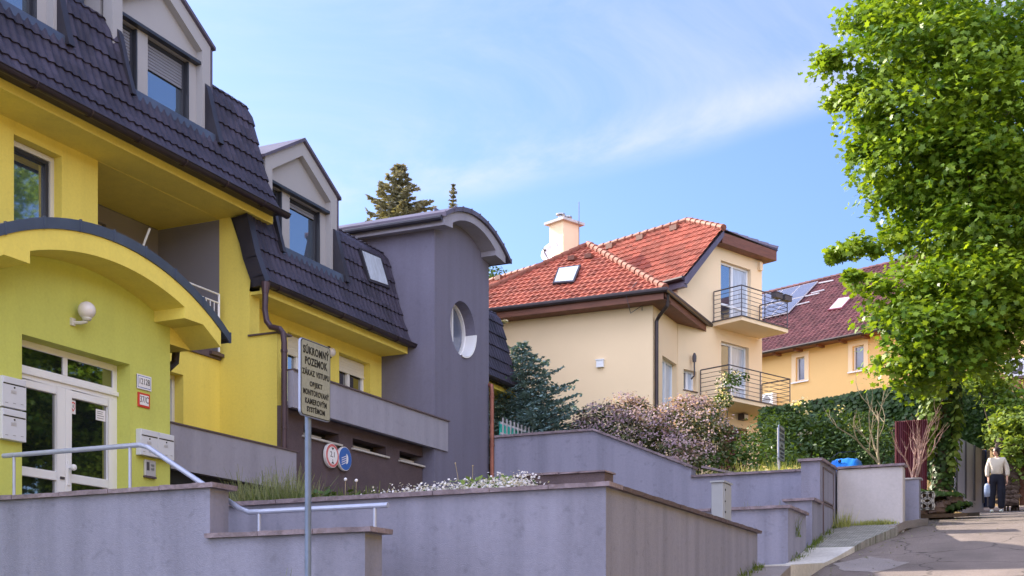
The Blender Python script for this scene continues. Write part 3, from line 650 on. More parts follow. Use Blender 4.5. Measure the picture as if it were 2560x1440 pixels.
rg.box(XT-.29, XT-.23, YC-.02, YC+.02, ZC-RO+.03, ZC+RO-.03)
rwn = rg.build('round_window', 'white', tower)
MB().lathe((XT-.29, YC, ZC), (1, 0, 0), [(RO-.06, 0), (RO-.06, .015)], 40).build('pane', 'greyglass', tower)
lin = MB(); k0 = 0
ang = [R(-100+5*i) for i in range(int(100/5)+1)]
for a, b in zip(ang, ang[1:]):
    P = lambda t, r_, x_: V((x_, YC+math.cos(t)*r_, ZC+math.sin(t)*r_))
    for (r1, r2) in ((RO-.014, RO-.014), (RO+.012, RO+.012)): lin.poly([P(a, r1, XT-.24), P(b, r1, XT-.24), P(b, r2, XT+.03), P(a, r2, XT+.03)])
    lin.poly([P(a, RO-.014, XT+.03), P(b, RO-.014, XT+.03), P(b, RO+.012, XT+.03), P(a, RO+.012, XT+.03)])
lin.build('round_sill', 'white', tower)
# vaulted canopies: section in y-z, drawn out along x
def arcpts(yc, za, r, h0, h1, n=20): return [(yc+h0+(h1-h0)*i/n, za-(r-math.sqrt(r*r-(h0+(h1-h0)*i/n)**2))) for i in range(n+1)]
def vault(x0, x1, yc, apex, ro, hl, hr, inner_c, ia, ri, ih, zflat, zend, m):
    o = arcpts(yc, apex, ro, -hl, hr); i = arcpts(inner_c, ia, ri, ih, -ih)
    pts = o+[(yc+hr-.0, zend[1])]+([(yc+hr-.38, zflat)] if zend[1] < zflat-.05 else [])+[(inner_c+ih, zflat)]+i+[(inner_c-ih, zflat)]+([(yc-hl+.38, zflat)] if zend[0] < zflat-.05 else [])+[(yc-hl, zend[0])]
    return MB().prism([(x0, a, b) for a, b in pts], (x1-x0, 0, 0))
vault(-18, -11.2, 22.65, 9.93, 2.65, 1.35, 1.37, 22.6, 9.78, 2.0, .95, 9.44, (9.40, 9.40), m=None).build('tower_vault', 'greyp', HA)
def arcroof(x0, x1, yc, apex, r, hl, hr, t, m, seams=0):
    o = arcpts(yc, apex, r, -hl, hr, 24); u = [(a, b+t) for a, b in reversed(o)]
    mb = MB().prism([(x0, a, b) for a, b in o+u], (x1-x0, 0, 0))
    for i in range(0, 25, 3) if seams else []: mb.box(x1-.02, x1+.012, o[i][0]-.012, o[i][0]+.012, o[i][1]-.004, o[i][1]+t+.012)
    return mb
arcroof(-18, -11.15, 22.65, 9.935, 2.65, 1.38, 1.55, .085, None, 1).build('vault_roof', 'purplemetal', HA)
MB().tube([(-18, 21.24, 9.52), (-11.22, 21.24, 9.52)], .055, 10).build('gutter', 'metal', HA)
# brown plinth wall with slots
SL = [onx(757, 1062, -11.79), onx(845, 1090, -11.79), onx(880, 1082, -11.79), onx(963, 1120, -11.79), onx(997, 1112, -11.79), onx(1070, 1150, -11.79)]
ops = []
for i in range(3):
    a, b = SL[2*i], SL[2*i+1]; ops.append((a.y, b.y, 4.93, 5.10, .35))
bw = MB(); ops.append((17.3, 19.3, 3.5, 4.02, .5))
bw.facade((-11.775, 0, 0), UY, UX, 16.775, 21.5, 1.5, 5.29, ops, .35); bw.poly([(-11.775, 16.765, 1.5), (-12.0, 16.765, 1.5), (-12.0, 16.765, 3.3), (-11.775, 16.765, 3.3)])
bw.box(-11.785, -11.60, 16.765, 16.80, 1.5, 5.29)
bwo = bw.build('plinth_wall', 'brown', HA)
for i, o in enumerate(ops):
    MB().box(-12.26 if i == 3 else -12.11, -12.0-.05, o[0], o[1], o[2], o[3]).build('vent_recess', 'black', bwo)
    if i < 3: MB().box(-12.04, -11.72, o[0]-.05, o[1]+.05, o[2]-.035, o[2]-.003).box(-11.98, -11.93, o[0]+.02, o[1]-.3, o[2]+.06, o[2]+.085).build('vent_sill', 'concrete', bwo)
# balcony of the recessed bay
bal = MB().box(-11.60, -11.50, 16.79, 22.03, 5.25, 5.83).box(-12.69, -11.60, 17.06, 21.5, 5.31, 5.42).build('balcony', 'greyp', HA)
MB().box(-11.63, -11.47, 16.79, 22.06, 5.83, 5.855).build('balcony_cap', 'capd', bal)
MB().box(-12.33, -11.70, 16.735, 17.06, 6.43, 6.455).build('parapet_cap', 'capd', HA)
# low terrace parapet next to the porch
tp = MB().box(-11.58, -11.46, 13.84, 16.82, 3.93, 4.54).build('terrace_parapet', 'greyp', HA)
MB().box(-11.61, -11.44, 13.83, 16.86, 4.541, 4.565).build('parapet_cap', 'capd', tp)
MB().box(-12.85, -11.62, 13.84, 16.76, 3.0, 3.97).build('light_well_shade', 'black', HA)  # solid black box painting the shade in the gap under the parapet
# --- entrance porch
XP = -11.46; pw = MB()
pw.facade((XP, 0, 0), UY, UX, 8.0, 13.82, 1.0, 5.86, [(11.2, 13.03, 2.7, 5.18, .23)], .23)
o = arcpts(12.16, 6.44, 3.815, -1.66, 1.66, 18)
pw.flat([(XP, 8.0, 5.86), (XP, 13.82, 5.86)]+[(XP, a, b) for a, b in reversed(o)]+[(XP, 8.0, 5.95)])
pw.poly([(XP, 13.82, 1.0), (XW, 13.82, 1.0), (XW, 13.82, 6.0), (XP, 13.82, 6.0)])
pw.build('porch_wall', 'lime', HA)
vault(-11.47, -10.95, 12.16, 6.46, 3.815, 2.1, 2.1, 12.16, 6.22, 3.86, 1.34, 5.836, (5.61, 5.61), None).build('porch_arch', 'yellow', HA)
o = [q for q in arcpts(12.16, 6.455, 3.815, -2.1, 2.1, 40) if q[0] > 13.80]
MB().prism([(-12.88, a_, b_) for a_, b_ in o]+[(-12.88, 14.26, 5.612), (-12.88, 13.80, 5.612)], (1.415, 0, 0)).build('porch_eave', 'yellow', HA)
pr = arcroof(-12.88, -10.93, 12.16, 6.462, 3.815, 2.28, 2.28, .13, None, 1).build('porch_roof', 'bluemetal', HA)
g = gutter(0, 0, 0, 0) if False else MB().tube([(-12.4, 14.42, 5.76), (-10.95, 14.42, 5.76)], .045, 10).build('gutter', 'metal', HA)
MB().tube([(-11.75, 14.3, 5.66), (-11.75, 14.28, 5.48), (-11.75, 14.15, 5.38), (-11.75, 13.84, 5.33)], .055, 10).build('downpipe', 'gutter', HA)
# door
XD = -11.69; dd = MB()
yc_ = 12.115
for q in ((11.2, 11.27, 2.7, 5.18), (12.955, 13.03, 2.7, 5.18), (11.27, 12.955, 5.10, 5.18), (11.27, 12.955, 4.72, 4.88), (12.08, 12.15, 4.88, 5.10)): dd.box(XD-.06, XD+.02, q[0], q[1], q[2], q[3])
dd.box(XD+.02, XD+.05, 11.2, 13.03, 4.775, 4.83)
dr = dd.build('door', 'white', HA, bevel=.006)
for (a, b, ga, gb) in ((11.272, 12.095, 11.35, 11.95), (12.10, 12.953, 12.20, 12.845)):
    lf = MB()
    lf.box(XD-.04, XD+.035, a, ga, 2.72, 4.715); lf.box(XD-.04, XD+.035, gb, b, 2.72, 4.715); lf.box(XD-.04, XD+.035, ga, gb, 4.62, 4.715); lf.box(XD-.04, XD+.035, ga, gb, 3.56, 3.67); lf.box(XD-.04, XD+.035, ga, gb, 2.72, 2.9)
    lf.build('door_leaf', 'white', dr, bevel=.006); MB().box(XD-.02, XD, ga, gb, 3.67, 4.62).build('pane', 'glass', dr); MB().box(XD-.02, XD, ga, gb, 2.9, 3.56).build('pane', 'glass', dr)
for (a, b) in ((11.27, 12.08), (12.15, 12.955)): MB().box(XD-.02, XD, a, b, 4.88, 5.10).build('pane', 'glass', dr)
MB().box(XD+.035, XD+.05, 12.125, 12.165, 3.52, 3.82).lathe((XD+.05, 12.145, 3.74), (1, 0, 0), [(.012, 0), (.012, .04), (.035, .05), (.042, .07), (.035, .09), (.01, .1)], 14).build('handle', 'white', dr)
MB().box(XD+.036, XD+.05, 12.0, 12.07, 3.585, 3.615).build('latch', 'darksteel', dr)
def sticker(y0, y1, z0, z1, m='signwhite'): return MB().box(XD+.001, XD+.004, y0, y1, z0, z1)
st = sticker(12.21, 12.30, 4.43, 4.60).build('sticker', 'signwhite', dr)
st2 = sticker(12.66, 12.83, 4.42, 4.56).build('sticker', 'signwhite', dr)
MB().flat([(XD+.006, 12.255+.035*a, 4.52+.05*b) for a, b in ((-1, 1), (0, 1.2), (1, 1), (1, -.3), (0, -1.3), (-1, -.3))]).build('emblem', 'redsign', dr)
MB().flat([(XD+.008, 12.255+.025*a, 4.52+.035*b) for a, b in ((-1, 1), (0, 1.2), (1, 1), (1, -.3), (0, -1.3), (-1, -.3))]).build('emblem', 'signwhite', dr)
text('E', .05, (XD+.010, 12.255, 4.525), UY, UX, 'black', dr)
lb = MB()
for z in (4.53, 4.505, 4.475, 4.445): lb.box(XD+.004, XD+.006, 12.68, 12.68+random.uniform(.08, .13), z, z+.008)
lb.build('notice_text', 'shutter', dr)
# ================================================================ THINGS FIXED TO THE HOUSE
def mailbox(y0, y1, z0, z1, label, first=True):
    t = thing('mailbox', label, 'mailbox', (XP+.05, (y0+y1)/2, z0), 'white letter boxes beside the entrance')
    MB().box(XP+.002, XP+.09, y0, y1, z0, z1).build('body', 'box', t, bevel=.005)
    MB().box(XP+.09, XP+.10, y0+.015, y1-.015, z1-.075, z1-.01).build('flap', 'box', t, bevel=.002)
    MB().box(XP+.0901, XP+.0925, y0+.015, y1-.015, z1-.088, z1-.077).build('slot', 'black', t)
    MB().lathe((XP+.09, (y0+y1)/2, z1-.115), UX, [(.011, 0), (.009, .008)], 10).build('lock', 'black', t)
    MB().box(XP+.0901, XP+.093, (y0+y1)/2-.05, (y0+y1)/2+.03, z1-.185, z1-.15).build('name_plate', 'alu', t)
    mb = MB()
    for k, q in enumerate((.18, .5, .82)): mb.box(XP+.0901, XP+.092, y0+(y1-y0)*q-.02, y0+(y1-y0)*q+.02, z0+.045+.006*k, z0+.051+.006*k)
    mb.build('vent_slits', 'shutter', t)
    return t
a, b = onx(337, 1068, XP), onx(423, 1090, XP); ym = (a.y+b.y)/2
mailbox(13.14, 13.475, 4.02, 4.36, 'left white letter box of the pair right of the entrance door')
mailbox(13.48, 13.80, 4.02, 4.36, 'right white letter box of the pair, next to the porch corner')
mailbox(10.82, 11.18, 4.27, 4.62, 'upper white letter box of the two stacked left of the entrance door')
mailbox(10.82, 11.18, 3.90, 4.25, 'lower white letter box of the two stacked left of the entrance door')
def plate(y0, y1, z0, z1, s, label, rm, tm):
    t = thing('house_number_plate', label, 'number plate', (XP, (y0+y1)/2, z0))
    MB().box(XP+.002, XP+.016, y0, y1, z0, z1).build('border', rm, t, bevel=.004)
    bw_ = .007 if rm == 'black' else .028
    if rm == 'black': MB().box(XP+.0161, XP+.0175, y0-.006, y1+.006, z0-.006, z1+.006).build('rim', 'signwhite', t, bevel=.004); MB().box(XP+.0176, XP+.0185, y0+.012, y1-.012, z0+.012, z1-.012).build('line', 'blue', t)
    MB().box(XP+.0186, XP+.020, y0+bw_+.013*(rm == 'black'), y1-bw_-.013*(rm == 'black'), z0+bw_+.013*(rm == 'black'), z1-bw_-.013*(rm == 'black')).build('face', 'signwhite', t, bevel=.006)
    text(s, (z1-z0)*.62, (XP+.0215, (y0+y1)/2, (z0+z1)/2+.004), UY, UX, tm, t, maxw=(y1-y0)*.72)
plate(13.15, 13.42, 4.90, 5.08, '12128', 'white house number plate 12128 with thin blue line, above the red one', 'black', 'black')
plate(13.17, 13.40, 4.66, 4.85, '37/C', 'red-bordered house number plate 37/C right of the entrance door', 'redsign', 'brown')
t = thing('intercom', 'small steel intercom panel under the right letter boxes', 'intercom', (XP, 13.35, 3.76))
MB().box(XP+.002, XP+.03, 13.29, 13.50, 3.77, 3.98).build('housing', 'alu', t, bevel=.004); MB().box(XP+.0301, XP+.034, 13.32, 13.37, 3.84, 3.95).build('speaker_grille', 'darksteel', t)
MB().box(XP+.0301, XP+.036, 13.40, 13.46, 3.90, 3.93).box(XP+.0301, XP+.036, 13.40, 13.46, 3.85, 3.88).build('call_buttons', 'steel', t); MB().box(XP, XP+.04, 13.285, 13.505, 3.745, 3.768).build('base_edge', 'brown', t)
p = onx(217, 776, XP+.16)
t = thing('globe_wall_lamp', 'white opal globe lamp on a cream bracket above the entrance door', 'lamp', (XP, p.y, p.z-.16))
MB().ball(p, .108, 24).build('globe', 'globe', t, smooth=True)
MB().lathe(p+V((0, 0, -.125)), UZ, [(.045, 0), (.06, .02), (.06, .04), (.045, .045)], 16).tube([(XP, p.y-.08, p.z-.15), (XP+.1, p.y-.04, p.z-.155), (XP+.17, p.y, p.z-.135)], .022, 8).box(XP+.001, XP+.03, p.y-.12, p.y-.05, p.z-.19, p.z-.10).build('bracket', 'cream', t)
p = onx(831, 880, -12.6)
t = thing('round_wall_lamp', 'small round wall lamp with dark rim on the recessed yellow wall behind the sign', 'lamp', (-12.69, p.y, p.z-.1))
MB().lathe((-12.688, p.y, p.z), UX, [(.105, 0), (.11, .03), (.09, .05)], 20).build('rim', 'dframe', t); MB().lathe((-12.64, p.y, p.z), UX, [(.082, 0), (.085, .03), (.06, .075), (.02, .09)], 20).build('lens', 'globe', t, smooth=True)
# crank rod in the loggia
t = MB().tube([onx(356, 620, -13.0), onx(374, 572, -13.0)], .018, 8).build('awning_rod', 'cream'); tag(t, 'pale slanting awning rod in the upper loggia of the yellow house', 'rod')
# small round traffic signs on the plinth wall
def disc(px, py, label, kind):
    x = -11.70; p = onx(px, py, x); r = .205
    t = thing('round_traffic_sign', label, 'traffic sign', (x, p.y, p.z-r))
    MB().lathe((x-.05, p.y, p.z), UX, [(r, 0), (r, .045), (r-.004, .05)], 36).build('plate', 'signwhite', t)
    if kind == 'h':
        MB().lathe((x+.001, p.y, p.z), UX, [(r-.012, 0), (r-.012, .003)], 36).build('red_ring', 'red', t); MB().lathe((x+.0045, p.y, p.z), UX, [(r-.055, 0), (r-.055, .002)], 36).build('face', 'signwhite', t)
        text('2,1', .13, (x+.008, p.y, p.z+.015), UY, UX, 'black', t, maxw=.15)
        for s in (1, -1): MB().flat([(x+.008, p.y-.045, p.z+s*.135), (x+.008, p.y+.045, p.z+s*.135), (x+.008, p.y, p.z+s*.09)]).build('arrow', 'black', t)
        MB().box(x+.007, x+.009, p.y-.008, p.y+.008, p.z-.085, p.z-.065).build('mark', 'black', t)
    else:
        MB().lathe((x+.001, p.y, p.z), UX, [(r-.012, 0), (r-.012, .003)], 36).build('blue_field', 'blue', t)
        MB().flat([(x+.0055, p.y+.03, p.z+.09)]+[(x+.0055, p.y+.03+.06*math.sin(a), p.z+.09*math.cos(a)) for a in [math.pi*i/10 for i in range(1, 10)]]+[(x+.0055, p.y+.03, p.z-.09)]).build('lamp_symbol', 'signwhite', t)
        for k in range(4): z = p.z+.055-.037*k; MB().flat([(x+.0055, p.y+.02, z), (x+.0055, p.y-.12, z-.05), (x+.0055, p.y-.12, z-.063), (x+.0055, p.y+.02, z-.013)]).build('beam_line', 'signwhite', t)
disc(831, 1139, 'white height limit sign with red ring on the brown plinth wall', 'h'); disc(863, 1147, 'blue round dipped headlight sign on the brown plinth wall', 'b')
# ================================================================ GARDEN WALLS
def coping(mb, p, q, side, w0, w1, th=.045, seg=.62, j=.008):
    """slate slabs laid from p to q (top-of-wall points); side = unit sideways; from w0 to w1 sideways"""
    p, q, side = V(p), V(q), V(side); d = (q-p); L = d.length; d.normalize(); n = max(1, round(L/seg)); 
    up = d.cross(side); up = up if up.z > 0 else -up
    for i in range(n):
        a, b = L*i/n+.003, L*(i+1)/n-.003; dz = random.uniform(-.002, .003); k = 7; top = []; bot = []
        fr = [(a+(b-a)*t/k, w0-random.uniform(0, j)*1.4) for t in range(k+1)]; bk = [(a+(b-a)*t/k, w1+random.uniform(0, j)) for t in range(k, -1, -1)]
        ring = fr+bk; c = [p+d*x+side*y for x, y in ring]
        c1 = [v+up*(th+dz+random.uniform(-.003, .003)) for v in c]; c0 = [v+up*.001+side*(.012 if idx <= k else -.008)*random.uniform(0, 1) for idx, v in enumerate(c)]
        m = len(c); s0 = len(mb.v); mb.v += c0+c1
        for x in range(m): mb.f.append([s0+x, s0+(x+1) % m, s0+m+(x+1) % m, s0+m+x])
        for x in range(k): mb.f.append([s0+m+x, s0+m+x+1, s0+m+2*k-x, s0+m+2*k+1-x]); mb.f.append([s0+x, s0+x+1, s0+2*k-x, s0+2*k+1-x])
    return mb
def gthing(name, label, loc, cat='wall', group=None): return thing(name, label, cat, loc, group)
# 1 stepped wall in front of the entrance stair
t = gthing('garden_wall', 'stepped grey wall with slate coping at lower left, carrying the stair handrail', (-8, 10.1, .8))
MB().box(-13.5, -7.77, 9.95, 10.24, .5, 3.06).box(-7.77, -6.04, 9.95, 10.25, .5, 2.575).build('wall', 'gwall', t)
c = MB(); coping(c, (-13.5, 9.95, 3.06), (-7.70, 9.95, 3.06), (0, 1, 0), -.05, .34); coping(c, (-7.80, 9.95, 2.575), (-5.95, 9.95, 2.575), (0, 1, 0), -.05, .35, seg=.6); c.build('coping', 'cap', t)
# 2 long wall: front face and the flank along the pavement
t = gthing('garden_wall', 'long grey retaining wall with slate coping, its olive-lit flank running down along the pavement', (-6, 11.7, 1))
MB().prism([(-12.8, 11.6, 0), (-4.34, 11.6, 0), (-4.34, 17.6, 0), (-4.64, 17.6, 0), (-4.64, 11.9, 0), (-12.8, 11.9, 0)], (0, 0, 3.08)).build('wall', 'gwall', t)
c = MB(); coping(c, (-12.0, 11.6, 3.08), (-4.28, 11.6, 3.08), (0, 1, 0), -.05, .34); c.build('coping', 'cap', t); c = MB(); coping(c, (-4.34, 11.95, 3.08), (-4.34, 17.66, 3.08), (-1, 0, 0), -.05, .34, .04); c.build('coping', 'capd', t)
# the front run of the coping reads paler/rougher
t = gthing('kerb_upstand', 'low dark plinth standing just behind the right end of the long grey wall', (-5, 12.4, 3.0), 'plinth')
MB().box(-5.55, -4.56, 12.15, 12.4, 2.98, 3.30).build('plinth', 'brown', t); c = MB(); coping(c, (-5.57, 12.15, 3.30), (-4.54, 12.15, 3.30), (0, 1, 0), -.03, .28, .02); c.build('coping', 'cap', t)
# 3 stepped wall with tall pillar
XF = -4.44
t = gthing('garden_wall', 'grey stepped wall climbing in three steps to a tall pillar with meter doors', (-4.6, 21, 2.6))
w3 = MB().box(-9.5, XF, 19.96, 20.26, 2.2, 3.66).box(XF-.3, XF, 20.26, 21.3, 2.2, 3.66).box(XF-.45, XF, 21.79, 22.47, 2.4, 3.96).box(XF-.33, XF, 22.47, 23.88, 2.4, 4.72).box(XF-.3, XF-.02, 21.3, 21.79, 2.4, 3.1)
w3.build('wall', 'gwall', t)
c = MB(); coping(c, (-9.5, 19.96, 3.66), (XF+.05, 19.96, 3.66), (0, 1, 0), -.05, .33); coping(c, (XF, 20.3, 3.66), (XF, 21.33, 3.66), (-1, 0, 0), -.05, .33)
coping(c, (XF, 21.74, 3.96), (XF, 22.5, 3.96), (-1, 0, 0), -.05, .5); coping(c, (XF, 22.41, 4.72), (XF, 23.93, 4.72), (-1, 0, 0), -.05, .38); c.build('coping', 'cap', t)
for z0, z1 in ((4.05, 4.62), (3.42, 3.99)):
    f = MB().box(XF+.001, XF+.012, 22.72, 23.6, z0, z1).build('meter_door', 'gwall', t); e = MB()
    for q in ((22.70, 22.73, z0-.02, z1+.02), (23.59, 23.62, z0-.02, z1+.02), (22.73, 23.59, z0-.02, z0+.01), (22.73, 23.59, z1-.01, z1+.02)): e.box(XF+.001, XF+.022, *q)
    e.build('door_frame', 'capd', f)
# 4 wall behind the yard, from the tower to the pillar
YF = 23.92
a, b, c_, d_ = ony(1232, 1097, YF), ony(1485, 1078, YF), ony(1728, 1168, YF), ony(1728, 1190, YF)
zt, zl = 5.78, 4.74
t = gthing('garden_wall', 'long grey yard wall beside the stair tower, its coping sloping down to the right', (-8, 24, 3))
MB().prism([(-11.5, YF, 2.5), (XF-.02, YF, 2.5), (XF-.02, YF, zl), (c_.x, YF, zl), (c_.x, YF, zl+.18), (b.x, YF, zt), (-11.5, YF, zt)], (0, .3, 0)).build('wall', 'gwall', t)
c = MB(); coping(c, (-11.5, YF, zt), (b.x+.01, YF, zt), (0, 1, 0), -.05, .34); coping(c, (b.x-.01, YF, zt), (c_.x+.03, YF, zl+.18), (0, 1, 0), -.05, .34); coping(c, (c_.x, YF, zl), (XF-.05, YF, zl), (0, 1, 0), -.05, .34)
coping(c, (c_.x+.05, YF+.5, zl+.25), (c_.x+1.0, YF+.6, zl+.02), (0, 1, 0), -.0, .3); c.build('coping', 'cap', t)
# 5 pale wall right of the pillar, and the short one after it
t = gthing('garden_wall', 'pale plastered wall right of the pillar, with grass at its foot', (-3.8, 24, 3.6))
MB().box(XF+.02, -3.24, 23.9, 24.2, 3.0, 4.74).build('wall', 'pwall', t, bevel=.03); c = MB(); coping(c, (XF+.04, 23.9, 4.742), (-3.2, 23.9, 4.742), (0, 1, 0), -.04, .33, .04); c.build('coping', 'cap', t)
t = gthing('garden_wall', 'small bluish-grey wall end beyond the pale wall, in front of the wine-red sheet', (-3.5, 25.6, 3.8))
MB().box(-4.6, -3.16, 25.5, 25.75, 3.4, 4.68).build('wall', 'gwall', t); c = MB(); coping(c, (-4.6, 25.5, 4.68), (-3.12, 25.5, 4.68), (0, 1, 0), -.03, .28, .03); c.build('coping', 'alu', t)
# ================================================================ HANDRAIL
t = thing('handrail', 'galvanised tubular handrail cranked down the entrance stair', 'handrail', (-8.5, 10.36, 2.6))
Y = 10.1
pts = [onx(0, 0, 0)]
def onyr(px, py): return ony(px, py, 10.315)
rp = [onyr(8, 1140), onyr(360, 1111), onyr(500, 1194), onyr(610, 1277), onyr(970, 1267)]
z1 = (rp[0].z+rp[1].z)/2; rp[0].z = rp[1].z = z1; z2 = (rp[3].z+rp[4].z)/2; rp[3].z = rp[4].z = z2
pth = [rp[0], rp[1]-V((.06, 0, 0)), rp[1]+V((.05, 0, -.03)), rp[3]+V((-.06, 0, .045)), rp[3]+V((.06, 0, 0)), rp[4]]
for p in pth: p.y = 10.315
MB().tube(pth, .026, 12).build('rail', 'rail', t, smooth=False)
for px, zt_ in ((35, 3.10), (325, 3.10), (648, 2.6), (937, 2.6)):
    p = onyr(px, 1200); zz = z1 if px < 400 else z2; MB().tube([(p.x, 10.315, 2.2), (p.x, 10.315, zz-.03), (p.x, 10.315, zz-.01)], .0165, 10).build('post', 'rail', t)
# ================================================================ PRIVATE LAND SIGN
def sign(x, y0, y1, z0, z1, zg, label, lines):
    t = thing('sign_post', label, 'sign', (x-.05, (y0+y1)/2-.04, zg), 'private land signs on grey posts')
    ym = (y0+y1)/2-.04
    MB().tube([(x-.055, ym, zg), (x-.055, ym, z1-.03)], .03, 14).build('post', 'alu' if not lines else 'postblue', t, smooth=False)
    def rr(a0, a1, b0, b1, r, xx, th, m, nm):
        pts = []
        for (cx, cz, s) in ((a1-r, b1-r, 0), (a0+r, b1-r, 90), (a0+r, b0+r, 180), (a1-r, b0+r, 270)):
            for k in range(7): a = R(s+15*k); pts.append((xx, cx+r*math.cos(a), cz+r*math.sin(a)))
        return MB().prism(pts, (th, 0, 0)).build(nm, m, t)
    rr(y0, y1, z0, z1, .045, x-.022, .022, 'signedge', 'plate'); rr(y0+.006, y1-.006, z0+.006, z1-.006, .04, x+.0002, .0015, 'black', 'border'); rr(y0+.014, y1-.014, z0+.014, z1-.014, .034, x+.0018, .0012, 'signface', 'face')
    h = z1-z0; 
    MB().box(x-.05, x-.021, ym-.06, ym+.06, z1-.16, z1-.13).box(x-.05, x-.021, ym-.06, ym+.06, z0+.13, z0+.16).build('clamp', 'steel', t)
    for (s, fr, sz, mw) in (('SÚKROMNÝ', .145, .115, .86), ('POZEMOK', .285, .115, .74), ('ZÁKAZ VSTUPU', .43, .085, .90), ('OBJEKT', .57, .075, .42), ('MONITOROVANÝ', .685, .082, .86), ('KAMEROVÝM', .80, .082, .72), ('SYSTÉMOM', .905, .078, .60)):
        q = text(s, h*sz*1.18, (x+.0042, (y0+y1)/2, z1-h*fr+.0), UY, UX, 'black', t, maxw=(y1-y0)*mw, bold=.0032 if sz > .1 else .0024)
    return t
M['postblue'] = mat('blue_grey_post', (.14, .18, .27), .42, .15, 6, .15, 25, metal=.3); M['signedge'] = mat('sign_edge', (.30, .33, .45), .4, .1, 6, metal=.3)
XS = -6.4
a = onx(751, 845, XS); b = onx(826, 866, XS); a2 = onx(751, 1040, XS); b2 = onx(826, 1053, XS)
sign(XS, a.y, b.y, (a2.z+b2.z)/2, (a.z+b.z)/2, 1.2, 'private land sign with black Slovak lettering on a blue-grey post, front left', 1)
XS2 = -5.9
a = onx(1949, 1062, XS2); b = onx(1964, 1068, XS2); a2 = onx(1949, 1122, XS2); 
sign(XS2, a.y-.05, a.y+.45, a.z-.70, a.z, 4.8, 'farther private land sign seen edge-on in sunny grass behind the yard wall', 0)
# ================================================================ UTILITY CABINET
p = ony(1778, 1206, 17.9); q = ony(1808, 1290, 17.9)
t = thing('utility_cabinet', 'grey electrical cabinet on a pedestal between the two garden walls', 'cabinet', ((p.x+q.x)/2, 18.1, 3.0))
MB().box(p.x, q.x, 17.9, 18.32, 3.32, 3.86).build('housing', 'cabinet', t, bevel=.01); MB().box(p.x-.015, q.x+.02, 17.88, 18.35, 3.86, 3.885).build('lid', 'cabinet', t)
MB().box(q.x+.001, q.x+.012, 17.93, 18.3, 3.34, 3.84).build('door', 'cabinet', t); MB().box(q.x+.012, q.x+.02, 17.95, 17.97, 3.74, 3.77).box(q.x+.012, q.x+.02, 17.95, 17.97, 3.58, 3.60).box(q.x+.012, q.x+.02, 17.95, 17.97, 3.42, 3.45).build('hinge', 'black', t)
MB().box(p.x+.03, q.x-.02, 17.95, 18.28, 2.9, 3.32).build('pedestal', 'cabinet', t)
# ================================================================ PICKET FENCE with cloth behind
t = thing('picket_fence', 'short white metal picket fence beside the drainpipe of the stair tower', 'fence', (-11.35, 24.7, 5.8))
y = 24.25; k = 0
while y < 27.2:
    MB().box(-11.385, -11.355, y, y+.022, 5.80, 6.25).build('picket', 'alu', t); y += .19
MB().box(-11.41, -11.386, 24.2, 27.2, 5.90, 5.94).box(-11.41, -11.386, 24.2, 27.2, 6.12, 6.16).build('crossbar', 'alu', t)
c = MB(); nn = 26
for i in range(nn+1):
    yy = 24.3+1.0*i/nn
    c.v += [V((-11.48+.02*math.sin(i*1.3), yy, 5.76)), V((-11.48+.02*math.sin(i*1.3+.6), yy, 6.19-.02*(i/nn)))]
for i in range(nn): c.f.append([2*i, 2*i+1, 2*i+3, 2*i+2])
o = c.build('cloth', 'turq'); o.modifiers.new('s', 'SOLIDIFY').thickness = .004; tag(o, 'turquoise cloth stretched behind the white picket fence', 'cloth')
# ================================================================ PEACH HOUSE WITH RED ROOFS
HB = thing('peach_house', 'peach plastered house with terracotta roofs, chimney and two railed balconies', 'house', (-14, 41, 5))
BY, BX, BZ = 38.1, -12.7, 12.08
wl = MB(); wl.poly([(-23, BY, 5), (BX, BY, 5), (BX, BY, BZ), (-23, BY, BZ)])
G0 = camw(6.82, 43.5); G = (camw(.731, .682)).normalized(); RR = camw(-.682, .731).normalized(); GN = -RR
def ong(px, py, off=0): return hit(px, py, G0+GN*off, GN)
def gt(p): return (V((p.x, p.y, 0))-G0).dot(G)
tR = gt(ong(1905, 900)); tL = -1.85
inner = G0+G*tL
w1a, w1b = onx(1656, 888, BX), onx(1692, 1004, BX)
wl.facade((BX, 0, 0), UY, UX, BY, inner.y+.6, 5, BZ, [(w1a.y, w1b.y, 9.0, w1a.z, .2)], .2)
d1a, d1b = ong(1802, 650), ong(1877, 800); d2a, d2b = ong(1803, 852), ong(1872, 1003); s1a, s1b = ong(1709, 922), ong(1741, 980); g1a, g1b = ong(1795, 1056), ong(1868, 1108)
ZUP, ZLO = 12.42, 9.66
D1 = (gt(d1a), gt(d1b), ZUP, d1a.z-.0, .18); D2 = (gt(d2a), gt(d2b), ZLO, d2a.z, .18); S1 = (gt(s1a), gt(s1b), (s1b.z), s1a.z, .18)
G1 = (gt(g1a), gt(g1b), 6.2, g1a.z-.05, .5)
ZE = 15.2
wl.facade(G0, G, GN, 0.0, tR, 5, ZE, [D1, D2, (max(G1[0], 0.0), G1[1], G1[2], G1[3], .5)], .18)
wl.facade(G0, G, GN, tL, 0.0, 5, 13.5, [S1], .18)
P = lambda t_, z, n=0: G0+G*t_+UZ*z+GN*n
wl.poly([P(tL, 13.5), P(0, 13.5), P(0, ZE), P(tL+.2, 13.75)])
wl.poly([P(tR, 5), P(tR, 5, -9), P(tR, ZE, -9), P(tR, ZE)]); wl.poly([P(tL, 5), P(tL, 5, -12), P(tL, 13.4, -12), P(tL, 13.4)])
wl.poly([(-23, BY, 5), (-23, 50, 5), (-23, 50, BZ), (-23, BY, BZ)])
wl.build('wall', 'beige', HB)
def gwin(o, m, mull, **k): return window(HB, G0, G, GN, o[0], o[1], o[2], o[3], .16, 'white', .07, mull=mull, gm=m, **k)
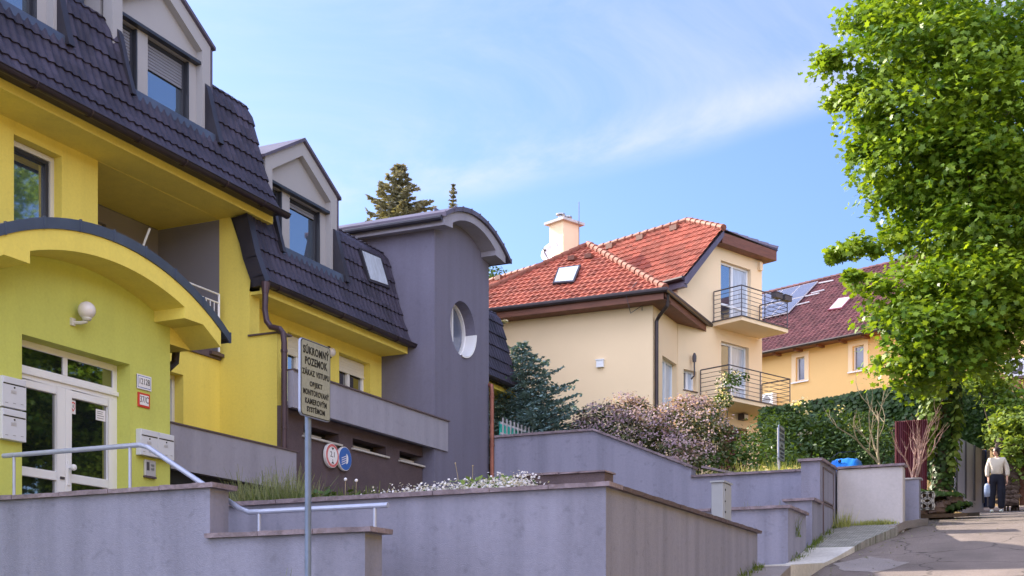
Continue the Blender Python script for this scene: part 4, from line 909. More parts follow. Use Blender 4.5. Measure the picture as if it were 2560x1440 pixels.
gwin(D1, ['skyglass', 'curtain'], ((D1[0]+D1[1])/2-.05,), bars=(ZUP+.75,), name='balcony_door'); gwin(D2, ['skyglass', 'curtain'], ((D2[0]+D2[1])/2-.05,), bars=(ZLO+.75,), name='balcony_door')
gwin(S1, ['glass', 'curtain'], ((S1[0]+S1[1])/2,), sill='capd'); window(HB, (BX, 0, 0), UY, UX, w1a.y, w1b.y, 9.0, w1a.z, .18, 'white', .07, mull=((w1a.y+w1b.y)/2,), gm='curtain')
MB().obox(G0, G, GN, G1[0], G1[1], -.46, -.42, G1[2], G1[3]).build('garage_door', 'wine', HB)
# balconies
def balcony(t0, t1, d, z, label):
    s = MB().obox(G0, G, GN, t0, t1, .001, d, z-.17, z-.04).build('balcony', 'beige', HB); MB().obox(G0, G, GN, t0-.03, t1+.03, .002, d+.03, z-.04, z-.005).build('balcony_edge', 'darksteel', s)
    r = MB(); q = [P(t0+.02, z, .05), P(t0+.02, z, d-.02), P(t1-.02, z, d-.02), P(t1-.02, z, .05)]
    for a, b in zip(q, q[1:]):
        r.tube([a+UZ*1.0, b+UZ*1.0], .022, 6)
        for k in range(6): r.tube([a+UZ*(.13+.145*k), b+UZ*(.13+.145*k)], .010, 5)
    for a in q+[(q[1]+q[2])/2, q[1]+(q[2]-q[1])*.0]: r.tube([a-UZ*.1, a+UZ*1.0], .02, 6)
    r.build('railing', 'darksteel', s); return s
balcony(-.02, 2.62, 1.23, ZUP, ''); balcony(-.73, 2.75, 1.25, ZLO, '')
p = ong(1863, 1031, .2); MB().obox(G0, G, GN, gt(p)-.14, gt(p)+.14, .001, .22, ZLO-.42, ZLO-.2).obox(G0, G, GN, gt(p)-.11, gt(p)+.11, .22, .24, ZLO-.40, ZLO-.24).build('floodlight', 'darksteel', HB)
MB().obox(G0, G, GN, gt(p)-.10, gt(p)+.10, .241, .25, ZLO-.39, ZLO-.25).build('floodlight_glass', 'signwhite', HB)
for q in ((1.62, 2.0), (2.15, 2.55)):
    t = thing('planter_box', ('left' if q[0] < 2 else 'right')+' one of two dark planter boxes hung on the upper balcony rail', 'planter', P((q[0]+q[1])/2, ZUP+.85, 1.3), 'planter boxes on the upper balcony rail')
    MB().obox(G0, G, GN, q[0], q[1], 1.24, 1.44, ZUP+.86, ZUP+1.03).build('box', 'darksteel', t); MB().obox(G0, G, GN, q[0]-.02, q[1]+.02, 1.22, 1.46, ZUP+1.03, ZUP+1.05).build('rim', 'darksteel', t)
# wing hip roof
HX, HY, HH, EZ, RZ = -12.1, 37.5, 4.15, 12.32, 15.35
mb = tiles(MB(), (0, HY+HH, 0), UX, (0, -1, 0), HX-2*HH, HX, [(HH, EZ), (0, RZ)], .34, .21, .035, .035)
clip(mb, [((HX, HY, 0), V((1, 1, 0)).normalized()), ((HX-2*HH, HY, 0), V((-1, 1, 0)).normalized())])
rf = mb.build('roof', 'redtile', HB, recalc=False)
ap = V((HX-HH, HY+HH, RZ)); c0, c1, c2, c3 = V((HX, HY, EZ)), V((HX-2*HH, HY, EZ)), V((HX-2*HH, HY+2*HH, EZ)), V((HX, HY+2*HH, EZ)); d = V((0, 0, -.02))
b = MB()
for a_, b_ in ((c3, c0), (c1, c2), (c2, c3), (c0, c1)): b.poly([a_+d, b_+d, ap+d])
b.build('roof_flank', 'ridge', HB)
def ridgecaps(pts, r=.11, parent=HB, m='ridge', seg=.36):
    mb = MB()
    for a, b in zip(pts, pts[1:]):
        a, b = V(a), V(b); L = (b-a).length; n = max(1, int(L/seg)); dd = (b-a)/n
        for i in range(n): s = a+dd*i; mb.tube([s, s+dd*1.12], [r*1.18, r*.86], 8)
    return mb.build('ridge_tiles', m, parent)
ridgecaps([c0+V((0, 0, .05)), ap+V((0, 0, .06))]); ridgecaps([c1+V((0, 0, .05)), ap+V((0, 0, .06))], .09)
sf = MB().box(HX-2*HH, HX-.02, HY+.03, BY+.02, EZ-.28, EZ-.22).box(HX-2*HH, HX-.02, HY, HY+.03, EZ-.29, EZ-.03).box(BX-.02, HX-.05, BY+.02, 46, EZ-.28, EZ-.22).box(HX-.05, HX-.02, HY, 44, EZ-.30, EZ-.03)
sf.build('eave_boards', 'wood', HB)
mb = MB(); mb.tube([(HX-2*HH, HY-.06, EZ-.02), (HX+.06, HY-.06, EZ-.02), (HX+.06, 44.5, EZ-.02)], .085, 10); mb.build('gutter', 'gutter', HB)
pp = onx(1645, 800, BX+.08); 
MB().tube([(HX, HY+.25, EZ-.1), (HX-.02, HY+.3, EZ-.42), (BX+.2, BY+.05, EZ-.62), (BX+.09, BY+.12, EZ-.75), (BX+.09, BY+.12, 8)], .06, 10).build('downpipe', 'gutter', HB)
# roof window in the wing
sl_n = V((0, -(RZ-EZ), HH)).normalized(); PW = V((HX, HY, EZ))
def wing(px, py): return hit(px, py, PW, sl_n)
q = [wing(1397, 676), wing(1454, 669), wing(1437, 712), wing(1383, 716)]
f = slabq(q, sl_n, .0, .11).build('roof_window', 'gutter', HB); cc = sum(q, V())/4; slabq([cc+(p-cc)*.85 for p in q], sl_n, .111, .12).build('pane', 'curtain', f)
for (px, py) in ((1433, 650), (1475, 645)): p = wing(px, py); MB().box(p.x-.12, p.x+.12, p.y-.22, p.y+.15, p.z-.05, p.z+.10).build('vent_tile', 'wood', HB)
# main block roof: long slope to the left of the ridge, half hip over the gable
TE, ZEv, TRg, ZRg, S1_, SO = -2.0, 13.45, 1.1, 16.55, 2.0, -.42
mb = MB(); slopeL = [(TRg-TE, ZEv), (0, ZRg)]
tiles(mb, G0+G*TRg, RR, -G, SO, 17, slopeL, .36, .21, .035, .035)
Hp = G0+RR*SO+G*.12; Hr = G0+RR*S1_+G*TRg; hd = (Hr-Hp); hn = V((hd.y, -hd.x, 0)).normalized()
if hn.dot(G) < 0: hn = -hn
clip(mb, [(Hp, hn)]); mb.build('roof', 'redtile', HB, recalc=False)
mb = MB(); tiles(mb, G0+G*TRg, RR, G, SO, 17, [(tR+.35-TRg, ZE+.15), (0, ZRg)], .36, .21, .03, .03)
Hq = G0+RR*SO+G*(tR+.35); hd = Hr-Hq; hn = V((hd.y, -hd.x, 0)).normalized(); hn = -hn if hn.dot(G) > 0 else hn
clip(mb, [(Hq, hn)]); mb.build('roof', 'redtile', HB, recalc=False)
b = MB(); e1 = P(.05, ZE+.28, -SO); e2 = P(tR+.35, ZE+.18, -SO); rr_ = P(TRg, ZRg, -S1_); b.poly([e1, e2, rr_]); b.poly([P(TE, ZEv-.1, -SO), P(.05, ZE+.16, -SO), P(TRg, ZRg-.12, -S1_), P(TRg, ZRg-.12, -17), P(TE, ZEv-.1, -17)])
b.build('half_hip', 'purplemetal', HB)
ridgecaps([e2+UZ*.06, rr_+UZ*.05], .10, m='purplemetal'); ridgecaps([e1+UZ*.05, rr_+UZ*.05], .10); ridgecaps([rr_+UZ*.04, P(TRg, ZRg+.04, -17)], .10)
MB().obox(G0, G, GN, 0.0, tR+.3, .02, -SO-.01, ZE-.18, ZE+.17).obox(G0, G, GN, tR+.02, tR+.3, -9, .02, ZE-.18, ZE+.12).build('eave_boards', 'wood', HB)
b = MB(); b.prism([P(TE-.02, ZEv-.20, -SO+.03), P(TE+.12, ZEv-.20, -SO+.03), P(.05, ZE+.04, -SO+.03), P(.05, ZE+.22, -SO+.03), P(TE-.02, ZEv-.02, -SO+.03)], GN*-.05); b.prism([P(TE-.02, ZEv-.30, .41), P(tL, ZEv-.30, .41), P(tL, ZEv-.24, .41), P(TE-.02, ZEv-.05, .41)], RR*9); b.build('verge_board', 'purplemetal', HB)
MB().tube([P(TE-.08, ZEv-.03, -SO+.0), P(TE-.08, ZEv-.03, -9)], .08, 8).build('gutter', 'gutter', HB)
sn = (G*-(ZRg-ZEv)+UZ*(TRg-TE)).normalized(); PM = P(TRg, ZRg)
for (px, py) in ((1686, 574), (1602, 598), (1526, 620), (1248, 698), (1312, 684)): p = hit(px, py, PM, sn); MB().obox(p, G, GN, -.14, .14, -.12, .2, p.z-.05, p.z+.13).build('vent_tile', 'wood', HB)
# chimney
cp = camw((1411-1280)/3200*47, 47); c = MB(); zc = atd(1411, 562, 47).z
Pc = lambda a0, a1, b0, b1, z0, z1, mb: mb.obox(cp, G, GN, a0, a1, b0, b1, z0, z1)
ch = Pc(-.42, .42, -.36, .36, 13, zc-.02, MB()).build('chimney', 'beige', HB); Pc(-.56, .56, -.5, .5, zc-.02, zc+.07, MB()).build('chimney_cap', 'concrete', ch)
for a_, h in ((-.2, .26), (.16, .24)):
    MB().lathe(cp+G*a_+UZ*(zc+.07), UZ, [(.09, 0), (.09, h-.08), (.06, h-.07), (.06, h-.02), (.17, h-.02), (.17, h+.02), (.05, h+.05)], 14).build('flue', 'steel', ch)
MB().tube([cp+G*.2+GN*.55+UZ*(zc-1.8), cp+G*.2+GN*.55+UZ*(zc+.75)], .013, 5).tube([cp+G*.2+GN*.36+UZ*(zc-.9), cp+G*.2+GN*.56+UZ*(zc-.9)], .012, 5).build('lightning_rod', 'darksteel', ch)
t = thing('satellite_dish', 'round satellite dish beside the chimney of the peach house', 'satellite dish', atd(1378, 650, 45.6))
ct = atd(1378, 632, 45.6); ax = (V((-.25, -1, .35))).normalized()
MB().lathe(ct, ax, [(.0, 0), (.15, .012), (.28, .045), (.37, .085), (.375, .09), (.28, .055), (.15, .022), (.0, .01)], 28).build('dish', 'dish', t, smooth=True)
MB().tube([ct-UZ*.36+ax*.08, ct-UZ*.2+ax*.45, ct+ax*.5-UZ*.1], .016, 6).tube([ct-ax*.05, ct-ax*.15, ct-ax*.15-UZ*1.2], .03, 8).build('arm', 'darksteel', t)
MB().lathe(ct+ax*.44-UZ*.12, -ax, [(.04, 0), (.045, .05), (.03, .1)], 10).build('receiver', 'darksteel', t)
# small fittings on the walls
p = ony(1502, 911, BY); MB().box(p.x-.12, p.x+.12, BY-.10, BY-.002, p.z-.10, p.z+.12).box(p.x-.14, p.x+.14, BY-.12, BY-.002, p.z+.12, p.z+.15).build('wall_vent', 'white', HB)
p = ong(1736, 905, .15); MB().tube([p-UZ*.45, p+UZ*.05], .03, 6).lathe(p, UZ, [(.06, 0), (.07, .12), (.07, .2), (.03, .3)], 10).tube([p-UZ*.45, p-UZ*.55-GN*.14], .025, 6).build('wall_light', 'darksteel', HB)
p = ong(1897, 668); MB().obox(G0, G, GN, gt(p)-.08, gt(p)+.08, .002, .12, p.z-.13, p.z+.15).build('alarm_box', 'beige', HB)
p = ony(1605, 776, BY-.05)
tag(MB().tube([wing(1597, 722)+V((0, -.2, .15)), V((p.x-.3, BY-.7, EZ-.05)), V((p.x-.2, BY-.55, EZ-.6)), p+V((0, 0, .15)), p], .012, 5).build('loose_cable', 'darksteel'), 'thin loose cable hanging from the red roof edge of the peach house', 'cable')
# ================================================================ APRICOT HOUSE FARTHER UP
PD = camw(13.05, 58); DA = camw(.682, -.731).normalized(); DN = camw(-.731, -.682).normalized()
HD = thing('apricot_house', 'long apricot house with wine-red tiled roof and solar panels, farther up the hill', 'house', PD+UZ*8)
def ond(px, py, off=0): return hit(px, py, PD+DN*off, DN)
def dk(p): return (V((p.x, p.y, 0))-V((PD.x, PD.y, 0))).dot(DA)
e1, e2 = ond(1910, 884), ond(2220, 822); ZD = (e1.z+e2.z)/2
k0, k1 = dk(ond(1870, 900))-4, dk(ond(2420, 900))
W1, W2 = (dk(ond(1990, 893)), dk(ond(2012, 893)), ond(2000, 951).z, ond(2000, 893).z), (dk(ond(2132, 864)), dk(ond(2160, 864)), ond(2146, 924).z, ond(2146, 864).z)
MB().facade(PD, DA, DN, k0, k1, 6, ZD+.1, [(*W1, .15), (*W2, .15)], .15).poly([PD+DA*k1+UZ*6, PD+DA*k1-DN*9+UZ*6, PD+DA*k1-DN*9+UZ*(ZD+.1), PD+DA*k1-DN*4.5+UZ*(ZD+3.8), PD+DA*k1+UZ*(ZD+.1)]).build('wall', 'orangewall', HD)
for W in (W1, W2):
    f = window(HD, PD, DA, DN, W[0], W[1], W[2], W[3], .13, 'white', .05, gm='greyglass'); s = MB(); b_ = .22
    for q in ((W[0]-b_, W[1]+b_, W[3], W[3]+b_), (W[0]-b_, W[0], W[2]-.05, W[3]), (W[1], W[1]+b_, W[2]-.05, W[3])): s.obox(PD, DA, DN, q[0], q[1], .002, .035, q[2], q[3])
    s.build('surround', 'beige', f); MB().obox(PD, DA, DN, W[0]-b_, W[1]+b_, .002, .09, W[2]-.11, W[2]-.052).build('sill', 'signwhite', f)
OV, HR = .62, 5.2; ze = ZD-.12; zr_ = atd(2117, 683, 62).z
pr_ = [(OV, ze), (-HR, zr_)]
mb = tiles(MB(), PD, DA, DN, k0-1, k1+.6, pr_, .36, .27, .06, .022); mb.build('roof', 'winetile', HD, recalc=False)
MB().prism([PD+DA*(k0-1)+DN*(OV-.03)+UZ*(ze-.06), PD+DA*(k0-1)-DN*HR+UZ*(zr_-.1), PD+DA*(k0-1)-DN*(2*HR+OV)+UZ*ze], DA*(k1-k0+1.6)).build('roof_body', 'wood', HD)
ridgecaps([PD+DA*(k0-1)-DN*HR+UZ*(zr_+.03), PD+DA*(k1+.6)-DN*HR+UZ*(zr_+.03)], .10, HD, 'winetile')
MB().tube([PD+DA*(k0-1)+DN*(OV+.05)+UZ*(ze-.02), PD+DA*(k1+.6)+DN*(OV+.05)+UZ*(ze-.02)], .07, 8).build('gutter', 'gutter', HD)
k = k0
while k < k1: MB().obox(PD, DA, DN, k, k+.14, .0, OV-.1, ze-.16, ze-.02).build('rafter_end', 'wood', HD); k += 1.15
nD = (DN*(zr_-ze)+UZ*(HR+OV)).normalized(); PR = PD+DN*OV+UZ*ze
def roofd(px, py): return hit(px, py, PR, nD)
tl, tr, bl, br = roofd(1880, 742), roofd(2049, 709), roofd(1838, 800), roofd(1967, 782)
u_ = (tr-tl); 
upv = (roofd(2049, 709)-roofd(1967, 782)); al = DA
dn = ((-DN)*(HR+OV)+UZ*(zr_-ze)).normalized()   # up the slope
TR_ = roofd(2049, 709)
for r in range(2):
    for c in range(4):
        o = TR_-al*(1.02*(c+1))-dn*(1.62*r+.02)-dn*1.58; q = [o, o+al*.99, o+al*.99+dn*1.58, o+dn*1.58]
        f = slabq(q, nD, .10, .15).build('solar_panel', 'alu', HD); cc = sum(q, V())/4; slabq([cc+(p-cc)*.955 for p in q], nD, .151, .156).build('cell_face', 'solar', f)
for (x0, y0, x1, y1) in ((2049, 712, 2085, 705), (2030, 737, 2062, 729), (2015, 745, 2050, 737), (1985, 769, 2025, 759)):
    a_, b_ = roofd(x0, y0), roofd(x1, y1); MB().tube([a_+nD*.09, b_+nD*.09], .035, 6).build('mounting_rail', 'alu', HD)
q = [roofd(2098, 749), roofd(2134, 744), roofd(2106, 775), roofd(2070, 780)]; f = slabq(q, nD, .0, .1).build('roof_window', 'wine', HD); cc = sum(q, V())/4; slabq([cc+(p-cc)*.84 for p in q], nD, .101, .11).build('pane', 'alu', f)
ac = (dk(ond(1914, 1000, .3)))
t = thing('air_conditioner', 'white outdoor air conditioner low on the apricot wall behind the lower balcony', 'air conditioner', PD+DA*ac+DN*.3+UZ*(ond(1916, 1000, .3).z-.3))
zz = ond(1916, 1000, .3).z; MB().obox(PD, DA, DN, ac-.35, ac+.45, .05, .38, zz-.35, zz+.28).build('housing', 'white', t, bevel=.02); MB().lathe(PD+DA*(ac+.1)+DN*.381+UZ*(zz-.03), DN, [(.2, 0), (.2, .01)], 20).build('fan_grille', 'shutter', t)
# neighbouring house at the right edge
PN = camw((2480-1280)/3200*44, 44); NA = camw(.80, -.60).normalized(); NN = camw(-.60, -.80).normalized()
HN = thing('yellow_neighbour_house', 'pale yellow house wall at the right edge, behind the big tree', 'house', PN+UZ*6)
MB().obox(PN, NA, NN, -2.6, 8, -6, 0, 6, 15).build('wall', 'orangewall', HN); MB().obox(PN, NA, NN, -2.9, 8.4, -6.5, .5, 15, 15.3).build('roof', 'winetile', HN)
p = hit(2540, 918, PN+NN*.4, NN); kk = (p-PN).dot(NA)
t = thing('air_conditioner', 'round-fan air conditioner on the yellow wall at the right edge of the view', 'air conditioner', PN+NA*kk+NN*.25+UZ*(p.z-.3))
MB().obox(PN, NA, NN, kk-.42, kk+.45, .06, .36, p.z-.3, p.z+.32).build('housing', 'white', t, bevel=.02); MB().lathe(PN+NA*(kk)+NN*.361+UZ*(p.z+.01), NN, [(.23, 0), (.23, .012), (.2, .014)], 24).build('fan_grille', 'darksteel', t); MB().lathe(PN+NA*(kk)+NN*.376+UZ*(p.z+.01), NN, [(.09, 0), (.09, .008)], 16).build('fan_hub', 'white', t); MB().obox(PN, NA, NN, kk-.5, kk+.5, .0, .4, p.z-.38, p.z-.33).build('bracket', 'capd', t)
t = thing('lean_to_roof', 'sloping tiled lean-to roof over an orange wall at the right edge', 'canopy', atd(2540, 1040, 41))
a_, b_, c_, d_ = atd(2466, 925, 41), atd(2600, 985, 40), atd(2600, 1010, 38.6), atd(2462, 940, 39.8)
MB().prism([a_, b_, c_, d_], (0, 0, .12)).build('roof', 'ridge', t); 
mb = MB()
for i in range(5): s = a_.lerp(b_, .15+i*.2); mb.tube([s-UZ*.05, s.lerp(d_.lerp(c_, .15+i*.2), 1)-UZ*.35], .05, 6)
mb.tube([d_-UZ*.2, c_-UZ*.2], .06, 6); mb.build('rafter', 'wood', t)
o_ = atd(2470, 1000, 41.6); MB().prism([atd(2470, 975, 41.5), atd(2620, 1030, 41.5), atd(2620, 1130, 41.5), atd(2470, 1100, 41.5)], (0, .2, 0)).build('wall', 'redtile', t)
# ================================================================ GATE, SHEET, RUBBLE, TARP
t = thing('sheet_gate', 'grey sheet-metal gate with vertical ribs left of the standing person', 'gate', atd(2420, 1250, 36))
gp = atd(2384, 1180, 35); GA = camw(.62, .785).normalized(); GQ = GA.cross(UZ); L = 2.6
gz0, gz1 = atd(2384, 1240, 35).z, atd(2384, 1090, 35).z
def gp_(s): return hit(2384+s, 1100, gp, GQ)
qa, qb = hit(2384, 1240, gp, GQ), hit(2456, 1240, gp, GQ); L = (qb-qa).length if (qb-qa).length < 5 else 2.4; GO = V((qa.x, qa.y, 0)); GA = V(((qb-qa).x, (qb-qa).y, 0)).normalized(); GQ2 = GA.cross(UZ); L = V(((qb-qa).x, (qb-qa).y, 0)).length
mb = MB(); mb.prism([GO+UZ*(gz0-.4), GO+GA*L+UZ*(gz0-.4), GO+GA*L+UZ*(gz1-.12), GO+UZ*gz1], GQ2*.04); mb.build('panel', 'gate', t)
for i in range(4): s = L*(.02+i*.31); MB().prism([GO+GA*s+GQ2*-.001+UZ*gz0, GO+GA*(s+.07)+UZ*gz0, GO+GA*(s+.07)+UZ*(gz1-.12*s/L), GO+GA*s+UZ*(gz1-.12*s/L)], GQ2*.075).build('rib', 'darksteel', t)
g2 = GO+GA*(L+.02); MB().obox(g2, GA, GQ2, 0, .28, -.1, .12, gz0-.1, gz1-.1).build('post', 'navy', t)
t = thing('stone_gate_pillar', 'reddish rubble stone pillar right behind the standing person', 'pillar', atd(2515, 1255, 35.3))
cpz = atd(2515, 1255, 35.6)
mb = MB(); random.seed(3); z = cpz.z
while z < cpz.z+1.75:
    x = -.17
    while x < .3: r_ = random.uniform(.07, .12); mb.ball(V((cpz.x+x, cpz.y-.14+random.uniform(-.05, .04), z)), r_, 8, (1.35, .45, .8), .25); x += r_*2.1
    z += .13
mb.build('stones', 'stone', t); MB().obox(cpz, UX, UY, -.2, .33, -.13, .22, cpz.z-.1, cpz.z+1.7).build('mortar', 'stone', t)
MB().obox(cpz, UX, UY, .35, 4.5, -.05, .2, cpz.z-.1, cpz.z+1.5).build('side_wall', 'wood', t)
t = thing('corrugated_sheet', 'tall wine-red corrugated sheet behind the dead bush', 'sheet', atd(2275, 1190, 29))
a_ = ony(2237, 1054, 28.0); b_ = ony(2318, 1054, 28.0); mb = MB(); nn = 66
for i in range(nn+1):
    x = a_.x+(b_.x-a_.x)*i/nn; yy = 28+.018*math.sin(i*1.5); mb.v += [V((x, yy, 3.7)), V((x, yy, a_.z+random.uniform(-.004, .004)))]
for i in range(nn): mb.f.append([2*i, 2*i+1, 2*i+3, 2*i+2])
o = mb.build('sheet', 'wine', t, recalc=False); o.modifiers.new('s', 'SOLIDIFY').thickness = .006
MB().box(a_.x, b_.x, 28.03, 28.07, 4.3, 4.36).box(a_.x, b_.x, 28.03, 28.07, 5.6, 5.66).build('batten', 'wood', t)
t = thing('breeze_block', 'grey breeze block with round holes at the foot of the ivy trunk', 'block', ony(2318, 1275, 27.0))
a_ = ony(2302, 1275, 27.0); b_ = ony(2334, 1228, 27.0); cx, cz = (a_.x+b_.x)/2, (a_.z+b_.z)/2; mb = MB()
for (i, j) in ((-.5, -.5), (.5, -.5), (-.5, .5), (.5, .5), (0, 0)):
    c_ = V((cx+i*.13, 27.0, cz+j*.2)); k = len(mb.v); n = 14
    for (r_, y_) in ((.085, 0), (.085, .1), (.055, .1), (.055, 0)): mb.v += [c_+V((r_*math.cos(2*math.pi*q/n), y_, r_*math.sin(2*math.pi*q/n))) for q in range(n)]
    for q in range(4):
        for s in range(n): mb.f.append([k+q*n+s, k+q*n+(s+1) % n, k+((q+1) % 4)*n+(s+1) % n, k+((q+1) % 4)*n+s])
for q in ((a_.x, b_.x, a_.z, a_.z+.03), (a_.x, b_.x, b_.z-.03, b_.z), (a_.x, a_.x+.03, a_.z+.03, b_.z-.03), (b_.x-.03, b_.x, a_.z+.03, b_.z-.03)): mb.box(q[0], q[1], 27, 27.12, q[2], q[3])
mb.build('grid', 'concrete', t); MB().box(a_.x, b_.x, 27.13, 27.2, a_.z, b_.z).build('backing', 'soil', t)
# blue tarpaulin heap
t = thing('blue_tarpaulin', 'bright blue tarpaulin cover humped up behind the pale wall', 'tarpaulin', atd(2110, 1160, 27.5))
a_, b_ = ony(2062, 1165, 26.2), ony(2165, 1165, 26.2); mb = MB(); nx, ny = 26, 12
prof_ = [0, .45, .78, .92, .97, 1, .98, .99, 1.0, .96, .97, .9, .55, 0]
for j in range(ny+1):
    for i in range(nx+1):
        s = i/nx; q = s*(len(prof_)-1); i0 = min(int(q), len(prof_)-2); h = prof_[i0]+(prof_[i0+1]-prof_[i0])*(q-i0)
        v = j/ny; hh = h*math.sin(math.pi*min(max(v, .0), 1))**.45
        mb.v.append(V((a_.x+(b_.x-a_.x)*s, 25.5+1.5*v, a_.z-.42+.55*hh+.012*math.sin(i*1.9+j*2.3))))
for j in range(ny):
    for i in range(nx): k = j*(nx+1)+i; mb.f.append([k, k+1, k+nx+2, k+nx+1])
mb.build('cover', 'tarp', t, smooth=True); MB().ball(V((a_.x+.38, 25.75, a_.z+.02)), .035, 10).build('eyelet', 'navy', t)
MB().tube([V((a_.x+.02, 25.6, a_.z-.1)), V((a_.x+.4, 25.52, a_.z+.16)), V((a_.x+.62, 26.2, a_.z+.26))], .006, 5).build('cord', 'navy', t)
# ================================================================ VEGETATION
def branch(mb, p, d, L, r, depth, spread=.6, n=4, up=.15):
    pts = [V(p)]; d = V(d).normalized(); k = 5
    for i in range(k): d = (d+V((random.gauss(0, .16), random.gauss(0, .16), random.gauss(0, .1)+up*.2))).normalized(); pts.append(pts[-1]+d*L/k)
    mb.tube(pts, [r*(1-.55*i/k) for i in range(k+1)], 6)
    if depth:
        for i in range(n):
            j = random.randint(2, k); dd = (d+V((random.gauss(0, spread), random.gauss(0, spread), random.gauss(0, spread*.7)+up))).normalized()
            branch(mb, pts[j], dd, L*random.uniform(.5, .75), r*.5, depth-1, spread, n, up)
# --- big maple overhanging the road
random.seed(11)
base = onx(2352, 1262, -3.1); base.z = zs(base.y)
MT = thing('maple_tree', 'big bright green maple with an ivy-clad trunk overhanging the road at right', 'tree', base)
tk = MB(); top = base+V((.25, -.3, 3.3))
tk.tube([base-UZ*.3, base+V((0, 0, .5)), base+V((.05, -.1, 1.6)), top, top+V((.6, .1, 1.6)), top+V((1.0, .2, 3.6)), top+V((1.2, .3, 7))], [.30, .22, .18, .18, .18, .14, .05], 12)
crownc = V((.6, base.y-.4, 10.5))
for i in range(16):
    s = top+V((.3+random.uniform(0, .8), 0, random.uniform(.4, 5))); a = random.uniform(-1.3, 1.3); branch(tk, s, (math.cos(a), math.sin(a), .35), random.uniform(1.4, 2.2), .09, 1, .5, 3, .1)
tk.build('trunk', 'bark', MT)
LB = [  # lobes: (px, py, depth, radius) measured from the crown's outline, then the hidden half
 (2330, 40, 25.5, 1.0), (2200, 30, 25.8, .55), (2250, 120, 25, .75), (2105, 155, 25.2, .38), (2078, 142, 25.2, .18), (2160, 40, 25.5, .3), (2100, 255, 25.4, .2), (2150, 385, 25.4, .22), (2170, 165, 25.2, .42), (2400, 160, 24.6, 1.15), (2130, 250, 25.6, .33), (2200, 250, 25, .62), (2320, 280, 24.6, 1.0), (2500, 100, 25, 1.3), (2500, 300, 24.4, 1.2),
 (2200, 330, 25.2, .5), (2270, 400, 24.8, .8), (2190, 410, 25.4, .40), (2420, 440, 24.3, 1.1), (2560, 460, 24.5, 1.2), (2250, 480, 25, .5), (2330, 540, 25.2, .55), (2460, 580, 24.3, .95), (2245, 560, 26.2, .3), (2110, 625, 25.4, .22), (2170, 612, 25.4, .25), (2230, 600, 25.4, .28), (2080, 640, 25.4, .14), (2390, 640, 25.6, .6),
 (2185, 705, 24.2, .28), (2130, 695, 24.3, .14), (2260, 720, 24, .62), (2380, 720, 23.8, .9), (2500, 720, 23.8, 1.05), (2300, 810, 23.8, .75), (2420, 830, 23.6, .85), (2540, 800, 24, .8), (2270, 880, 23.8, .52), (2350, 900, 23.8, .6), (2440, 880, 24.2, .45), (2300, 950, 24.0, .38), (2500, 850, 24.4, .35), (2350, 20, 27, 1.4), (2450, 350, 27.5, 1.6), (2420, 650, 27, 1.2), (2560, 600, 26.5, 1.4), (2350, 480, 27.6, .9)]
lob = [(tuple(atd(a, b, c)), r*1.12, r*1.12, r*.82) for a, b, c, r in LB]
for i in range(46):
    d = V((random.gauss(0, 1), random.gauss(0, 1), random.gauss(0, 1))).normalized(); c = crownc+V((1.6+d.x*3.9, d.y*4.3, d.z*5.0+.5)); a = (c-EYE); 
    Yc = -SA*c.x+CA*c.y; Xc = CA*c.x+SA*c.y
    if Xc/Yc < .47: continue
    lob.append((tuple(c), 1.35, 1.35, 1.0))
C, Nn, T = lobes_leaves(lob, 19, .28, .36, 1.2)
leaves('crown', C, rng.uniform(.08, .17, len(C)), Nn, LM['maple'], MT, 'maple', T)
# limbs that carry the lobes
lm = MB()
for i, (a, b, c, r) in enumerate(LB):
    if r < .75 or a < 2300: continue
    e = atd(a, b, c); s = top+V((.3+.1*(i % 5), .1, max(0, min(7, (e.z-top.z)*.7)))); mid = s.lerp(e, .5)+V((0, 0, -.25)); lm.tube([s, mid, e], [.06, .035, .012], 5)
lm.build('limb', 'bark', MT)
# ivy on the trunk and hanging from it
C = []; Nn = []; T = []
def ivy_on(p0, p1, r0, r1, n, ll, sz=.1):
    for i in range(n):
        t = random.random(); a = random.uniform(0, 6.28); r = r0+(r1-r0)*t+random.uniform(-.06, .1); p = V(p0).lerp(V(p1), t); d = V((math.cos(a), math.sin(a), 0)); ll[0].append(tuple(p+d*r)); ll[1].append((d.x, d.y, .5+random.gauss(0, .3))); ll[2].append(random.random())
I1 = ([], [], []); I2 = ([], [], [])
ivy_on(base+V((0, 0, .2)), top, .20, .20, 2000, I1); ivy_on(top, top+V((.6, .1, 1.6)),   .35, .5, 1300, I1); ivy_on(top+V((-.3, -.2, .1)), top+V((-1.4, -.4, .9)), .25, .25, 600, I1)
for k in range(9):
    x = base+V((-.36+.035*k+random.uniform(-.05, .05), -.3-.02*k, 0)); ivy_on(x+V((-.05, 0, 1.2+.25*(k % 3))), x+V((.18, 0, 3.3)), .07, .12, 110, I2)
ivy_on(base+V((.25, -.35, .9)), base+V((.45, -.35, 2.6)), .07, .1, 120, I2)
ivy_on(base+V((.0, -.4, .1)), base+V((.45, -.3, .25)), .25, .2, 420, I1); ivy_on(base+V((-.5, -.5, .5)), base+V((.2, -.55, .4)), .3, .3, 700, I1)
leaves('ivy', I1[0], rng.uniform(.07, .13, len(I1[0])), I1[1], LM['ivy'], MT, 'ivy', I1[2])
leaves('hanging_ivy', I2[0], rng.uniform(.09, .15, len(I2[0])), I2[1], LM['ivyb'], MT, 'ivy', I2[2])
